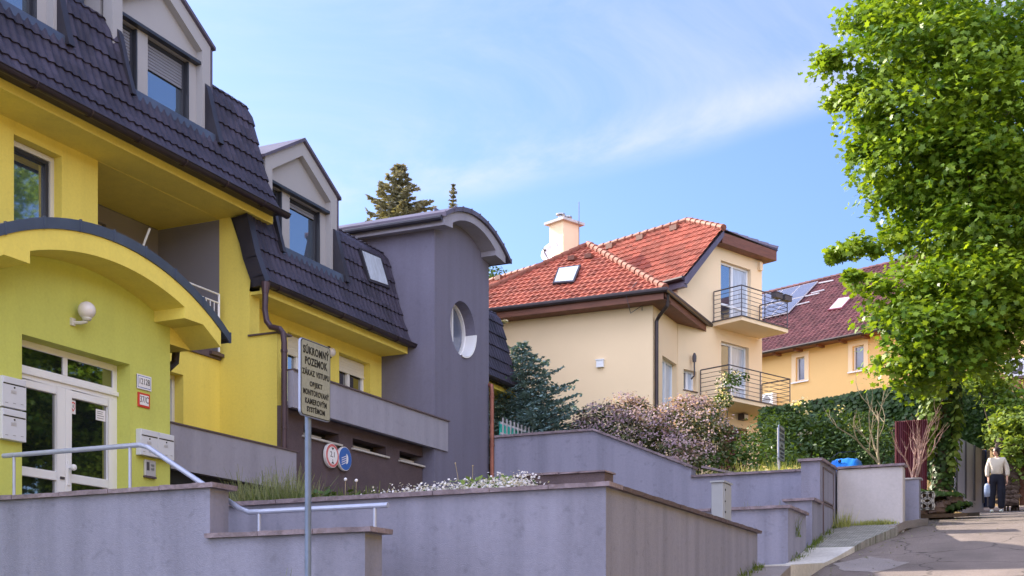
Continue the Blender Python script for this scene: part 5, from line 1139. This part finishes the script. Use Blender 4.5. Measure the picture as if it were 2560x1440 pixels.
# rubble bank under the trunk
mb = MB(); random.seed(5)
for i in range(34):
    a = random.uniform(-.8, .35); c = base+V((a, random.uniform(-.75, .1), random.uniform(-.05, .5)*max(.1, 1-abs(a)))); mb.ball(c, random.uniform(.07, .17), 7, (1.2, 1, .7), .25)
tag(mb.build('rubble_bank', 'stone'), 'reddish rubble heaped round the foot of the ivy-clad trunk', 'rubble')
tag(MB().prism([base+V((-.9, -.9, -.08)), base+V((.6, -.7, -.06)), base+V((.7, 1, .1)), base+V((-1.0, 1, .08))], (0, 0, .08)).build('earth_bank', 'soil'), kind='structure')
# --- trees across the street (off to the right, mirrored in the door glass and shading the walls)
for i, (x, y, s) in enumerate(((5.6, 25, 1.05), (5.4, 32, 1.1), (5.8, -14, 1.1))):
    tname = 'street_tree'; tb = V((x, y, zr(y)-.1)); tt = thing(tname, 'green broad-leaved tree across the road, '+['just above the added ochre house', 'farthest up the hill', 'below the added ochre house'][i], 'tree', tb, 'trees across the road')
    if i == 0:
        tk = MB(); tk.tube([tb, tb+V((0, .1, 2)), tb+V((.1, 0, 4)), tb+V((0, .1, 8))], [.26, .2, .16, .05], 8)
        for k in range(9): a = k*.7; branch(tk, tb+V((0, 0, 2.2+k*.45)), (math.cos(a), math.sin(a), .4), 2.2, .07, 1, .5, 2)
        o1 = tk.build('trunk', 'bark', tt)
        ll = [(tuple(tb+V((d[0]*2.5, d[1]*2.8, 5.0+d[2]*3.1))), 1.2, 1.2, .9) for d in sph(30)]
        C, Nn, T = lobes_leaves(ll, 6, .5); o2 = leaves('crown', C, rng.uniform(.2, .3, len(C)), Nn, LM['maple'], tt, 'maple', T)
    else:
        for q in (o1, o2): c = q.copy(); COL.objects.link(c); c.parent = tt
        tt.rotation_euler = (0, 0, i*1.3); tt.scale = (s, s, s)
OH = thing('ochre_bounce_house', 'long ochre house with brown roof, added unseen across the road for warm bounce light', 'house', (12, 3, -1))  # unseen house added to throw warm sunlight onto the garden wall flanks
ops_ = [(y, y+1.1, z, z+1.4, .15) for y in (-9, -5, -1, 3, 7, 11, 15, 19) for z in (2.6, 5.6)]
MB().facade((6.2, 0, 0), UY, -UX, -12, 21.5, -3, 8.4, ops_, .15).poly([(6.2, 21.5, -3), (16, 21.5, -3), (16, 21.5, 8.4), (11.6, 21.5, 11.4), (6.2, 21.5, 8.4)]).poly([(6.2, -12, -3), (16, -12, -3), (16, -12, 8.4), (11.6, -12, 11.4), (6.2, -12, 8.4)]).poly([(16, -12, -3), (16, 21.5, -3), (16, 21.5, 8.4), (16, -12, 8.4)]).build('wall', 'ochre', OH)
for q in ops_: window(OH, (6.2, 0, 0), UY, -UX, q[0], q[1], q[2], q[3], .12, 'white', .06, mull=((q[0]+q[1])/2,), gm='glass')
MB().prism([(5.7, -12.5, 8.1), (11.6, -12.5, 11.5), (16.5, -12.5, 8.1), (16.5, -12.5, 8.25), (11.6, -12.5, 11.7), (5.7, -12.5, 8.25)], (0, 34.5, 0)).build('roof', 'winetile', OH)
# --- conifers
def spruce(base, H, Rr, lm, label, name='spruce_tree', cat='tree', lev=26, dens=1.0, droop=-.1, start=.04, lenj=.15, sz=.10, top=1.0):
    base = V(base); t = thing(name, label, cat, base); tk = MB(); tk.tube([base, base+UZ*H*.5, base+UZ*H], [.018*H+.02, .010*H+.01, .006], 7)
    C = []; Nn = []; U = []; T = []
    for i in range(lev):
        f = start+(1-start)*(i/(lev-1))**.95; z = H*f; rad = Rr*(1-f)**.85+.10*top; nb = max(5, int(13*(1-f)+5))
        for j in range(nb):
            a = 2*math.pi*(j+random.random()*.6)/nb+i*1.7; L = rad*random.uniform(1-lenj*1.6, 1+lenj); d = V((math.cos(a), math.sin(a), .28*f+droop)); pts = []
            m = max(4, int(L/.09))
            for k in range(m+1):
                s = k/m; p = base+UZ*(z+random.uniform(-.02, .02))+d*L*s+UZ*(.16*L*s*s); pts.append(p)
            tk.tube([pts[0], pts[len(pts)//2], pts[-1]], [.012, .008, .003], 4, caps=False)
            side = d.cross(UZ).normalized()
            for k in range(1, m+1):
                for q in range(int(5*dens)):
                    s = (q-2)/2.2; w_ = .20*L*(1-k/m)+.045; off = side*s*w_*random.uniform(.5, 1); p = pts[k]+off-UZ*abs(s)*.02+UZ*random.uniform(-.01, .02)-d*abs(s)*w_*.2
                    C.append(tuple(p)); uu = (d*1.0+side*s*1.1+UZ*random.gauss(.1, .25)); U.append(tuple(uu)); Nn.append((random.gauss(0, .5), random.gauss(0, .5), 1)); T.append(.25+.5*k/m+random.uniform(-.2, .25))
    tk.build('trunk', 'bark', t); leaves('needles', C, rng.uniform(sz*.75, sz*1.35, len(C)), Nn, lm, t, 'oval', T, up=U, fold=.3); return t
random.seed(21)
b_ = atd(1306, 1160, 29.5); b_.z = 4.6; a_ = atd(1300, 862, 29.5)
spruce(b_, a_.z-4.6, 2.7, LM['needle'], 'blue spruce in front of the peach house wall, left of the pink shrubs', 'blue_spruce', lev=21, dens=3.0, sz=.085, lenj=.22)
b_ = atd(1000, 700, 40); b_.z = 6; a_ = atd(1010, 418, 40)
spruce(b_, a_.z-6, 4.2, LM['needleg'], 'tall spruce whose top shows above the stair tower roof', lev=40, dens=2.0, sz=.17, lenj=.35)
b_ = atd(1133, 700, 36); b_.z = 6; a_ = atd(1133, 462, 36)
spruce(b_, a_.z-6, 1.3, LM['needleg'], 'thin spruce tip right of the tall spruce above the vaulted roof', lev=70, dens=.5, sz=.09, lenj=.3, top=.2)
b_ = atd(1236, 760, 60); b_.z = 8
t = thing('far_tree', 'small dark tree crown far behind, between tower and red roof', 'tree', b_)
MB().tube([b_, atd(1236, 690, 60)], [.2, .05], 6).build('trunk', 'bark', t); C, Nn, T = lobes_leaves([(tuple(atd(1232, 690, 60)), .5, .5, .6)], 20); leaves('crown', C, .14, Nn, LM['bush'], t, 'oval', T)
# --- flowering shrubs
def shrub(name, label, lobes, dens, sz, lm, flowers=0, fm='flower', fsz=.045, cat='shrub', group=None, kind='oval', base_z=None, stems=8, fbias=.0):
    cx = sum(l[0][0] for l in lobes)/len(lobes); cy = sum(l[0][1] for l in lobes)/len(lobes); bz = base_z if base_z is not None else min(l[0][2]-l[3] for l in lobes)
    t = thing(name, label, cat, (cx, cy, bz), group); st = MB(); 
    for i in range(stems):
        l = random.choice(lobes); e = V(l[0]); st.tube([(cx+random.uniform(-.2, .2), cy+random.uniform(-.2, .2), bz), (V((cx, cy, bz)).lerp(e, .5)+V((0, 0, .1))), e], [.03, .02, .008], 5)
    st.build('stem', 'bark', t); C, Nn, T = lobes_leaves(lobes, dens, .3); leaves('foliage', C, rng.uniform(sz*.7, sz*1.3, len(C)), Nn, LM[lm], t, kind, T)
    if flowers:
        FC = []; FN = []; FT = []
        for _ in range(flowers):
            l = lobes[rng.integers(len(lobes))]; d = sph(1)[0]; d[2] = abs(d[2])*1.0+.0 if rng.random() < .7 else d[2]
            p = np.array(l[0])+d*np.array([l[1], l[2], l[3]])*rng.uniform(.92, 1.12); k = rng.integers(8, 20); tt = rng.random()
            FC.append(p+rng.normal(size=(k, 3))*[.09, .07, .05]); FN.append(rng.normal(size=(k, 3))*.6+d+[0, 0, .3]); FT.append(np.clip(tt*.6+rng.random(k)*.4+fbias, 0, 1))
        FC = np.concatenate(FC); leaves('blossom', FC, rng.uniform(fsz*.7, fsz*1.3, len(FC)), np.concatenate(FN), LM[fm], t, 'petal', np.concatenate(FT))
    return t
def L3(lst): return [(tuple(atd(a, b, c)), r, r, r*z) for a, b, c, r, z in lst]
random.seed(8)
shrub('weigela_shrub', 'left pink flowering shrub, behind the sloping wall coping next to the blue spruce', L3([(1500, 1049, 28.5, .45, .7), (1560, 1024, 28.5, .40, .7), (1530, 1070, 28, .5, .8), (1480, 1080, 28.3, .4, .8), (1600, 1060, 28, .5, .8), (1590, 1014, 28.6, .22, .6), (1550, 1110, 27.5, .5, .7)]), 26, .085, 'weig', 230, base_z=4.6)
shrub('weigela_shrub', 'middle pink flowering shrub, its blossom arching down towards the wall coping', L3([(1650, 1064, 27.8, .45, .8), (1700, 1034, 28, .4, .8), (1640, 1110, 27, .5, .9), (1700, 1120, 26.8, .45, .8), (1690, 1060, 27.6, .5, .8), (1625, 1085, 27.4, .45, .8)]), 26, .085, 'weig', 210, base_z=4.6)
shrub('weigela_shrub', 'right pink flowering shrub with the palest blossom, under the lower balcony', L3([(1760, 1054, 27.6, .45, .8), (1740, 1024, 28, .36, .8), (1790, 1090, 27.2, .4, .9), (1740, 1090, 27, .55, .9), (1720, 1014, 28.2, .25, .8), (1750, 1140, 26.6, .4, .7), (1690, 1130, 25.8, .35, .8), (1720, 1150, 25.6, .3, .7)]), 26, .085, 'weig', 210, base_z=4.6, fbias=.2)
for q in ((1500, 990), (1570, 990), (1618, 985), (1640, 985), (1680, 985)): pass
shrub('garden_shrub', 'dark green shrub at the foot of the peach house, right of the pink blossom', L3([(1810, 1120, 27.5, .5, .8), (1870, 1140, 28, .5, .7), (1930, 1130, 29, .5, .8), (1850, 1160, 27, .4, .6), (1780, 1150, 26.6, .4, .6)]), 22, .10, 'bush', base_z=4.6)
shrub('climbing_rose', 'slender rose sprays rising in front of the lower balcony door', L3([(1830, 945, 36, .35, .5), (1800, 980, 35.8, .25, .8), (1785, 1020, 35.5, .35, .8), (1770, 1050, 35, .35, .7), (1808, 1000, 35.6, .2, .9)]), 20, .11, 'bush', 20, 'rose', base_z=6)
shrub('rose_bush', 'tall leafy bush with cream roses right of the lower balcony', L3([(1990, 1045, 33, .42, .9), (2045, 1065, 33, .5, 1), (1960, 1090, 32.5, .5, 1), (2030, 1120, 32, .7, .8), (2080, 1080, 32.6, .7, 1)]), 22, .13, 'bush', 9, 'rose', .08, base_z=5)
shrub('garden_shrub', 'dark bush filling the corner between the bare shrub and the wine-red sheet', L3([(2130, 1110, 31.5, .6, 1), (2190, 1120, 31, .6, .9), (2170, 1070, 32.5, .5, .8), (2225, 1090, 32, .4, 1)]), 20, .11, 'bush', base_z=5)
shrub('garden_shrub', 'low dark greenery behind the far sign, under the rose bush', L3([(1900, 1090, 30, .45, .8), (1930, 1060, 31, .4, .9), (1950, 1150, 28.5, .45, .6), (2030, 1160, 28.5, .5, .5)]), 22, .10, 'bush', base_z=4.8)
# ivy wall
def ivyface(name, label, pts, n, lm='ivy', sz=(.12, .2), cat='ivy', thick=.3, m='bush'):
    pts = [V(p) for p in pts]; nn = (pts[1]-pts[0]).cross(pts[2]-pts[0]).normalized(); nn = -nn if nn.dot(EYE-pts[0]) < 0 else nn
    t = thing(name, label, cat, (sum(p.x for p in pts)/len(pts), sum(p.y for p in pts)/len(pts), min(p.z for p in pts)))
    MB().prism([p-nn*thick for p in pts], nn*(thick-.12)).build('support_wall', 'soil', t)
    C = []; Nn = []; tr = tessellate_polygon([pts]); ar = [((pts[b]-pts[a]).cross(pts[c]-pts[a])).length for a, b, c in tr]
    for (a, b, c), A in zip(tr, ar):
        for _ in range(int(n*A/sum(ar))):
            u, v = random.random(), random.random(); 
            if u+v > 1: u, v = 1-u, 1-v
            p = pts[a]+(pts[b]-pts[a])*u+(pts[c]-pts[a])*v; q = .16*math.sin(p.x*2.1+p.z*1.3)*math.sin(p.z*2.7+1.1*p.x)
            C.append(tuple(p+nn*(q+random.uniform(-.1, .12)))); Nn.append(tuple(nn+V((random.gauss(0, .35), random.gauss(0, .35), .45+random.gauss(0, .3)))))
    C = np.array(C); leaves('foliage', C, rng.uniform(*sz, len(C)), Nn, LM[lm], t, 'ivy', rng.random(len(C))); return t
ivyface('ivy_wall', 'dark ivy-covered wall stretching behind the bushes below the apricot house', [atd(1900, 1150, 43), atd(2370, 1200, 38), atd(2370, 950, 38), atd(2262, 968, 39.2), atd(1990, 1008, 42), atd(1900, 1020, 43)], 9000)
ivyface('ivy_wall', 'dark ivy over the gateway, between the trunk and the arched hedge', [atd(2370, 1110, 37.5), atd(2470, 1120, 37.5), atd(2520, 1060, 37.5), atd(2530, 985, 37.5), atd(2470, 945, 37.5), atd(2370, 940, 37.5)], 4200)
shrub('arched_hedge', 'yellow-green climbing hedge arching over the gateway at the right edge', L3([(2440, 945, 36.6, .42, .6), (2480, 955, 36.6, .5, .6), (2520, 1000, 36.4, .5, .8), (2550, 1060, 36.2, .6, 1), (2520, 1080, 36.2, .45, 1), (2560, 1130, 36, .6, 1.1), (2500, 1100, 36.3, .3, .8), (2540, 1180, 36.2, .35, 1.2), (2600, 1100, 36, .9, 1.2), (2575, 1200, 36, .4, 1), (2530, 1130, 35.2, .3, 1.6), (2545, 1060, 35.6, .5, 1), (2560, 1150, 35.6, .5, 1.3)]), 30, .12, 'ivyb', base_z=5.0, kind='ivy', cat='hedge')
# bare shrubs
def bare(name, label, spec, m, base, n0=5, L=1.0, r=.03, seed=1, d0=(0, 0, 1), sp=.45):
    random.seed(seed); mb = MB()
    for i in range(n0): branch(mb, V(base)+V((random.uniform(-.08, .08), random.uniform(-.05, .05), 0)), V(d0)+V((random.gauss(0, sp), random.gauss(0, .2), 0)), L*random.uniform(.8, 1.15), r, 2, sp, 3, .25)
    t = thing(name, label, 'shrub', base); mb.build('branches', m, t); return t
bare('bare_shrub', 'leafless tan shrub with forking stems against the dark ivy', 0, 'twig', atd(2196, 1165, 28.5), 3, 1.2, .03, 6, (-.35, 0, 1), .4)
bare('dead_bush', 'pinkish dead bush bent in front of the wine-red sheet', 0, 'deadwood', ony(2282, 1195, 26.6), 7, .85, .02, 9, (.12, 0, 1), .25)
# --- litter by the kerb
CC = []; 
for _ in range(420): y = random.uniform(16.5, 33); x = ed(y)+abs(random.gauss(0, .5))+.03; CC.append((x, y, zr(y)+.012))
o = leaves('leaf_litter', CC, rng.uniform(.02, .06, len(CC)), rng.normal(size=(len(CC), 3))*.15+[0, 0, 1], LM['dry'], None, 'oval', None, fold=.2); tag(o, 'scattered dry leaves and grit in the gutter along the kerb', 'litter', kind='stuff')
# --- grasses
def tuft(C, N_n, U, T, p, h, n, spread):
    for _ in range(n):
        q = V(p)+V((random.gauss(0, spread), random.gauss(0, spread*.5), 0)); C.append(tuple(q)); a = random.uniform(0, 6.28); N_n.append((math.cos(a), math.sin(a), .15)); U.append((random.gauss(0, .28), random.gauss(0, .28), 1)); T.append(random.random())
def grass(name, label, spots, lm, hmin, hmax, n, spread, kind='blade'):
    C, A, U, T = [], [], [], []; H = []
    for p in spots: k = len(C); tuft(C, A, U, T, p, 0, n, spread); hh = random.uniform(hmin, hmax); H += [hh*random.uniform(.5, 1.1) for _ in range(len(C)-k)]
    o = leaves(name, C, np.array(H), A, LM[lm], None, 'blade', T, up=U, fold=.12); tag(o, label, kind='stuff'); o['label'] = label; o['category'] = 'grass'; return o
random.seed(31)
def bedspots(px0, px1, y0, y1, n, z=3.0): 
    r = []
    for _ in range(n): y = random.uniform(y0, y1); p = ony(random.uniform(px0, px1), 1200, y); r.append((p.x, y, z))
    return r
grass('tall_grass', 'tall feathery grass behind the left end of the long wall', bedspots(600, 770, 12.0, 12.9, 110), 'dry', .25, .62, 16, .08)
grass('bed_grass', 'low green grass behind the coping of the long wall', bedspots(585, 960, 12.0, 12.8, 260), 'grass', .12, .34, 18, .09)
grass('sunny_grass', 'sunlit yellow-green grass behind the yard wall', [(ony(random.uniform(1745, 2010), 1170, y).x, y, 4.6) for y in [random.uniform(24.3, 26.2) for _ in range(260)]], 'yellowgrass', .18, .5, 16, .09)
grass('verge_grass', 'sunlit grass at the foot of the pale wall', [(random.uniform(-4.4, -3.4), random.uniform(23.7, 23.87), zs(23.8)) for _ in range(70)], 'yellowgrass', .05, .13, 14, .06)
grass('verge_grass', 'weeds at the pillar corner by the pale wall', [(-4.3+random.uniform(-.08, .12), 23.6+random.uniform(-.2, .2), zs(23.6)) for _ in range(14)], 'yellowgrass', .15, .4, 10, .05)
grass('yard_weeds', 'thin weeds growing between the long wall and the stepped wall', bedspots(1600, 1780, 17.8, 19.3, 60, 2.66)+[(ony(px, 1200, 20.5).x, 20.5, 3.25) for px in [random.uniform(1830, 1985) for _ in range(45)]], 'grass', .25, .62, 8, .1)
grass('wall_foot_weeds', 'dark weeds along the foot of the garden wall flank', [(-4.34+random.uniform(.01, .1), y, zs(y)) for y in [random.uniform(16.4, 17.6) for _ in range(16)]]+[(XF+random.uniform(.01, .1), y, zs(y)) for y in [random.uniform(20, 23.6) for _ in range(60)]], 'grass', .04, .14, 10, .04)
grass('foot_weed', 'sprig of weed at the foot of the stepped wall at the bottom edge', [(ony(690, 1440, 9.8).x, 9.8, 1.75) for _ in range(3)], 'grass', .3, .5, 14, .05)
# broad-leaved weeds and white flower carpet on the long wall
shrub('leafy_weed', 'broad-leaved weed behind the long wall coping, left of the white flowers', [((ony(830, 1215, 12.15).x, 12.15, 3.12), .3, .14, .12), ((ony(890, 1215, 12.15).x, 12.2, 3.12), .2, .14, .12)], 30, .10, 'bush', base_z=3.0, stems=3)
shrub('leafy_weed', 'broad-leaved weed at the right end of the white flowers', [((ony(1215, 1195, 12.2).x, 12.2, 3.2), .3, .14, .14), ((ony(1265, 1195, 12.2).x, 12.25, 3.2), .15, .1, .1)], 30, .10, 'ivyb', base_z=3.0, stems=3)
fx0, fx1 = ony(930, 1200, 12.0).x, ony(1330, 1200, 12.0).x
lbs = [((fx0+(fx1-fx0)*(i+.5)/9, 12.05, 3.07+.012*i*.8), .14, .12, .085+.01*(i % 3)) for i in range(9)]
o = shrub('white_flower_carpet', 'low cushion of white flowers spilling over the long wall coping', lbs, 55, .05, 'bush', 260, 'wflower', .026, 'flowers', base_z=3.0, stems=4, kind='oval')
for i, (px, h, r, m, lab) in enumerate(((1155, .5, .010, 'twig', 'leaning dry seed stalk, left of the two above the white flowers'), (1180, .46, .010, 'twig', 'upright dry seed stalk, right of the two above the white flowers'), (862, .40, .020, 'petal', 'dandelion clock below the blue traffic sign, left one'), (889, .38, .020, 'petal', 'dandelion clock right of the blue traffic sign, right one'))):
    p = ony(px, 1200, 12.25); sx = -.08 if i == 0 else .01; t = thing('seed_stalk', lab, 'plant', (p.x, 12.25, 3.0), 'seed heads above the flower bed')
    MB().tube([(p.x, 12.25, 3.0), (p.x+sx*.5, 12.25, 3.0+h*.6), (p.x+sx, 12.25, 3.0+h)], .0035, 5).build('stem', 'twig', t); MB().ball((p.x+sx, 12.25, 3.0+h), r, 8).build('seed_head', m, t)
# ================================================================ PERSON
def person(foot, face_dir):
    random.seed(2); t = thing('person', 'person in cream blouse and navy trousers holding a bag, standing in the road', 'person', foot)
    f = V(face_dir).normalized(); s = f.cross(UZ)   # s = towards the person's right... seen from the front: left of picture
    Pp = lambda a, b, z: V(foot)+s*a+f*b+UZ*z
    def skin(name, verts, edges, rad, m, sub=2, root=0):
        me = bpy.data.meshes.new(name); b = wbase(t); me.from_pydata([tuple(v-b) for v in verts], edges, []); o = bpy.data.objects.new(name, me); COL.objects.link(o); o.parent = t
        sk = o.modifiers.new('skin', 'SKIN'); sk.use_smooth_shade = True
        for i, r in enumerate(rad): me.skin_vertices[0].data[i].radius = r if isinstance(r, tuple) else (r, r)
        me.skin_vertices[0].data[root].use_root = True
        o.modifiers.new('sub', 'SUBSURF').levels = sub; o.modifiers['sub'].render_levels = sub; me.materials.append(M[m]); return o
    # body: pelvis, spine, neck, head, arms, legs
    v = [Pp(0, 0, .92), Pp(0, .01, 1.10), Pp(0, 0, 1.32), Pp(0, -.01, 1.43), Pp(0, .0, 1.50),  # 0-4
         Pp(.17, 0, 1.36), Pp(.22, .01, 1.10), Pp(.20, .07, .87), Pp(-.17, 0, 1.36), Pp(-.24, 0, 1.10), Pp(-.25, .05, .86),
         Pp(.09, 0, .88), Pp(.10, .02, .50), Pp(.12, 0, .09), Pp(-.09, 0, .88), Pp(-.10, .03, .50), Pp(-.10, .0, .09)]
    e = [(0, 1), (1, 2), (2, 3), (3, 4), (2, 5), (5, 6), (6, 7), (2, 8), (8, 9), (9, 10), (0, 11), (11, 12), (12, 13), (0, 14), (14, 15), (15, 16)]
    skin('body', v, e, [.09, .085, .09, .05, .048, .05, .036, .026, .05, .036, .026, .08, .055, .035, .08, .055, .035], 'skin')
    hc = Pp(.02, .02, 1.585); mb = MB(); n, mrow = 20, 14
    look = (f+s*.55).normalized(); lr = look.cross(UZ); k = 0
    for i in range(mrow+1):
        th = math.pi*i/mrow
        for j in range(n):
            ph = 2*math.pi*j/n; x, y, z = math.sin(th)*math.cos(ph), math.sin(th)*math.sin(ph), math.cos(th)
            wx = .072*(1-.22*max(0, -z)); fy = .09*(1-.08*max(0, -z)); fr = y*fy
            if y > .75: fr += .018*max(0, 1-abs(x)*5)*max(0, 1-abs(z+.12)*4)      # nose
            if y > .6 and abs(z-.1) < .2 and .15 < abs(x) < .5: fr -= .008        # eye hollows
            mb.v.append(hc+lr*(x*wx)+look*fr+UZ*(z*.112))
    for i in range(mrow):
        for j in range(n): mb.f.append([i*n+j, (i+1)*n+j, (i+1)*n+(j+1) % n, i*n+(j+1) % n])
    mb.build('head', 'skin', t, smooth=True)
    for sg in (-1, 1):
        MB().ball(hc+lr*sg*.072+UZ*-.005, .018, 8, (.6, 1, 1.5)).build('ear', 'skin', t, smooth=True)
    MB().box(0, 0, 0, 0, 0, 0) if 0 else None
    MB().ball(hc+lr*.03+look*.083+UZ*.012, .019, 8, (1.2, .6, .8)).ball(hc-lr*.03+look*.083+UZ*.012, .019, 8, (1.2, .6, .8)).tube([hc+lr*.05+look*.082+UZ*.015, hc-lr*.05+look*.082+UZ*.015], .004, 5).build('sunglasses', 'black', t)
    MB().ball(hc+look*.082-UZ*.062, .012, 8, (1.6, .5, .5)).build('mouth', 'redsign', t)
    hb = MB(); hb.ball(hc-look*.018+UZ*.024, .104, 18, (.86, .98, 1.02)); clip(hb, [((hc+look*.066+UZ*.0), (look*1.0-UZ*.75).normalized())]); hb.ball(hc-look*.09+UZ*-.03, .055, 12, (1, .8, 1.2), .05).ball(hc-lr*.05+UZ*.085-look*.03, .05, 10, (1.2, 1, .6)); hb.build('hair', 'hair', t, smooth=True)
    # blouse
    v = [Pp(0, 0, .94), Pp(0, .012, 1.12), Pp(0, .01, 1.30), Pp(0, 0, 1.40), Pp(.17, 0, 1.37), Pp(.235, .01, 1.12), Pp(.225, .06, .93), Pp(-.17, 0, 1.37), Pp(-.255, 0, 1.12), Pp(-.26, .04, .93)]
    skin('blouse', v, [(0, 1), (1, 2), (2, 3), (2, 4), (4, 5), (5, 6), (2, 7), (7, 8), (8, 9)], [(.17, .12), (.165, .13), (.17, .125), (.09, .08), .085, .065, .052, .085, .068, .055], 'blouse')
    v = [Pp(0, 0, .93), Pp(0, 0, 1.04), Pp(.10, 0, .86), Pp(.115, .02, .5), Pp(.125, .0, .10), Pp(-.10, 0, .86), Pp(-.115, .03, .5), Pp(-.105, .0, .10)]
    skin('trousers', v, [(0, 1), (0, 2), (2, 3), (3, 4), (0, 5), (5, 6), (6, 7)], [(.155, .12), (.14, .11), .125, .105, .085, .125, .108, .088], 'trousers')
    for sg, c in ((1, Pp(.125, .04, .045)), (-1, Pp(-.105, .04, .045))):
        sh = MB(); sh.ball(c, .05, 12, (1, 1, 1)); sh.v = [c+s*((p-c).dot(s)*.95)+f*((p-c).dot(f)*2.4)+UZ*((p-c).z*.9) for p in sh.v]; sh.build('shoe', 'shoe', t, smooth=True)
    # hands: palm and five fingers each, curled
    for sg, w0 in ((1, Pp(.20, .07, .87)), (-1, Pp(-.25, .05, .86))):
        v = [w0+UZ*.05, w0-UZ*.05+f*.01]; e = [(0, 1)]; r = [.021, .028]
        for k in range(4):
            b0 = w0-UZ*.085+f*(.028-.018*k)+s*sg*.004; v.append(b0); e.append((1, len(v)-1)); r.append(.011)
            for q, (dz, dn) in enumerate(((.034, .006), (.026, .018), (.016, .02))): v.append(v[-1]-UZ*dz*(1-.12*abs(k-1))-s*sg*dn); e.append((len(v)-2, len(v)-1)); r.append(.0085)
        v.append(w0-UZ*.045+f*.042); e.append((1, len(v)-1)); r.append(.011); v.append(v[-1]-UZ*.035+f*.008-s*sg*.01); e.append((len(v)-2, len(v)-1)); r.append(.009)
        skin('hand', v, e, r, 'skin', 1)
    w0 = Pp(.20, .07, .87); bg_ = MB(); 
    for i, (z, wd, dp) in enumerate(((.76, .07, .03), (.70, .085, .045), (.56, .095, .05), (.42, .085, .04))):
        for j in range(12): a = 2*math.pi*j/12; bg_.v.append(Pp(.215+wd*math.cos(a)*(1+.06*math.sin(3*a+i)), .06+dp*math.sin(a), z))
    for i in range(3):
        for j in range(12): bg_.f.append([i*12+j, i*12+(j+1) % 12, (i+1)*12+(j+1) % 12, (i+1)*12+j])
    bg_.f += [list(range(12)), list(range(36, 48))]; bg_.tube([Pp(.16, .06, .75), Pp(.20, .07, .80), Pp(.26, .06, .75)], .006, 5)
    tag(bg_.build('shopping_bag', 'bag', smooth=True), "pale blue bag hanging from the standing person's hand at picture left", 'bag')
    return t
Y = 34.0; pf = atd(2492, 1284, Y); pf.z = zr(pf.y)+.005
# walk the foot point along its ray to where it meets the road
pf = atd(2492, 1284, 33.3); pf.z = zr(pf.y)+.004
toeye = V((-pf.x, -pf.y, 0)).normalized(); person(pf, toeye)
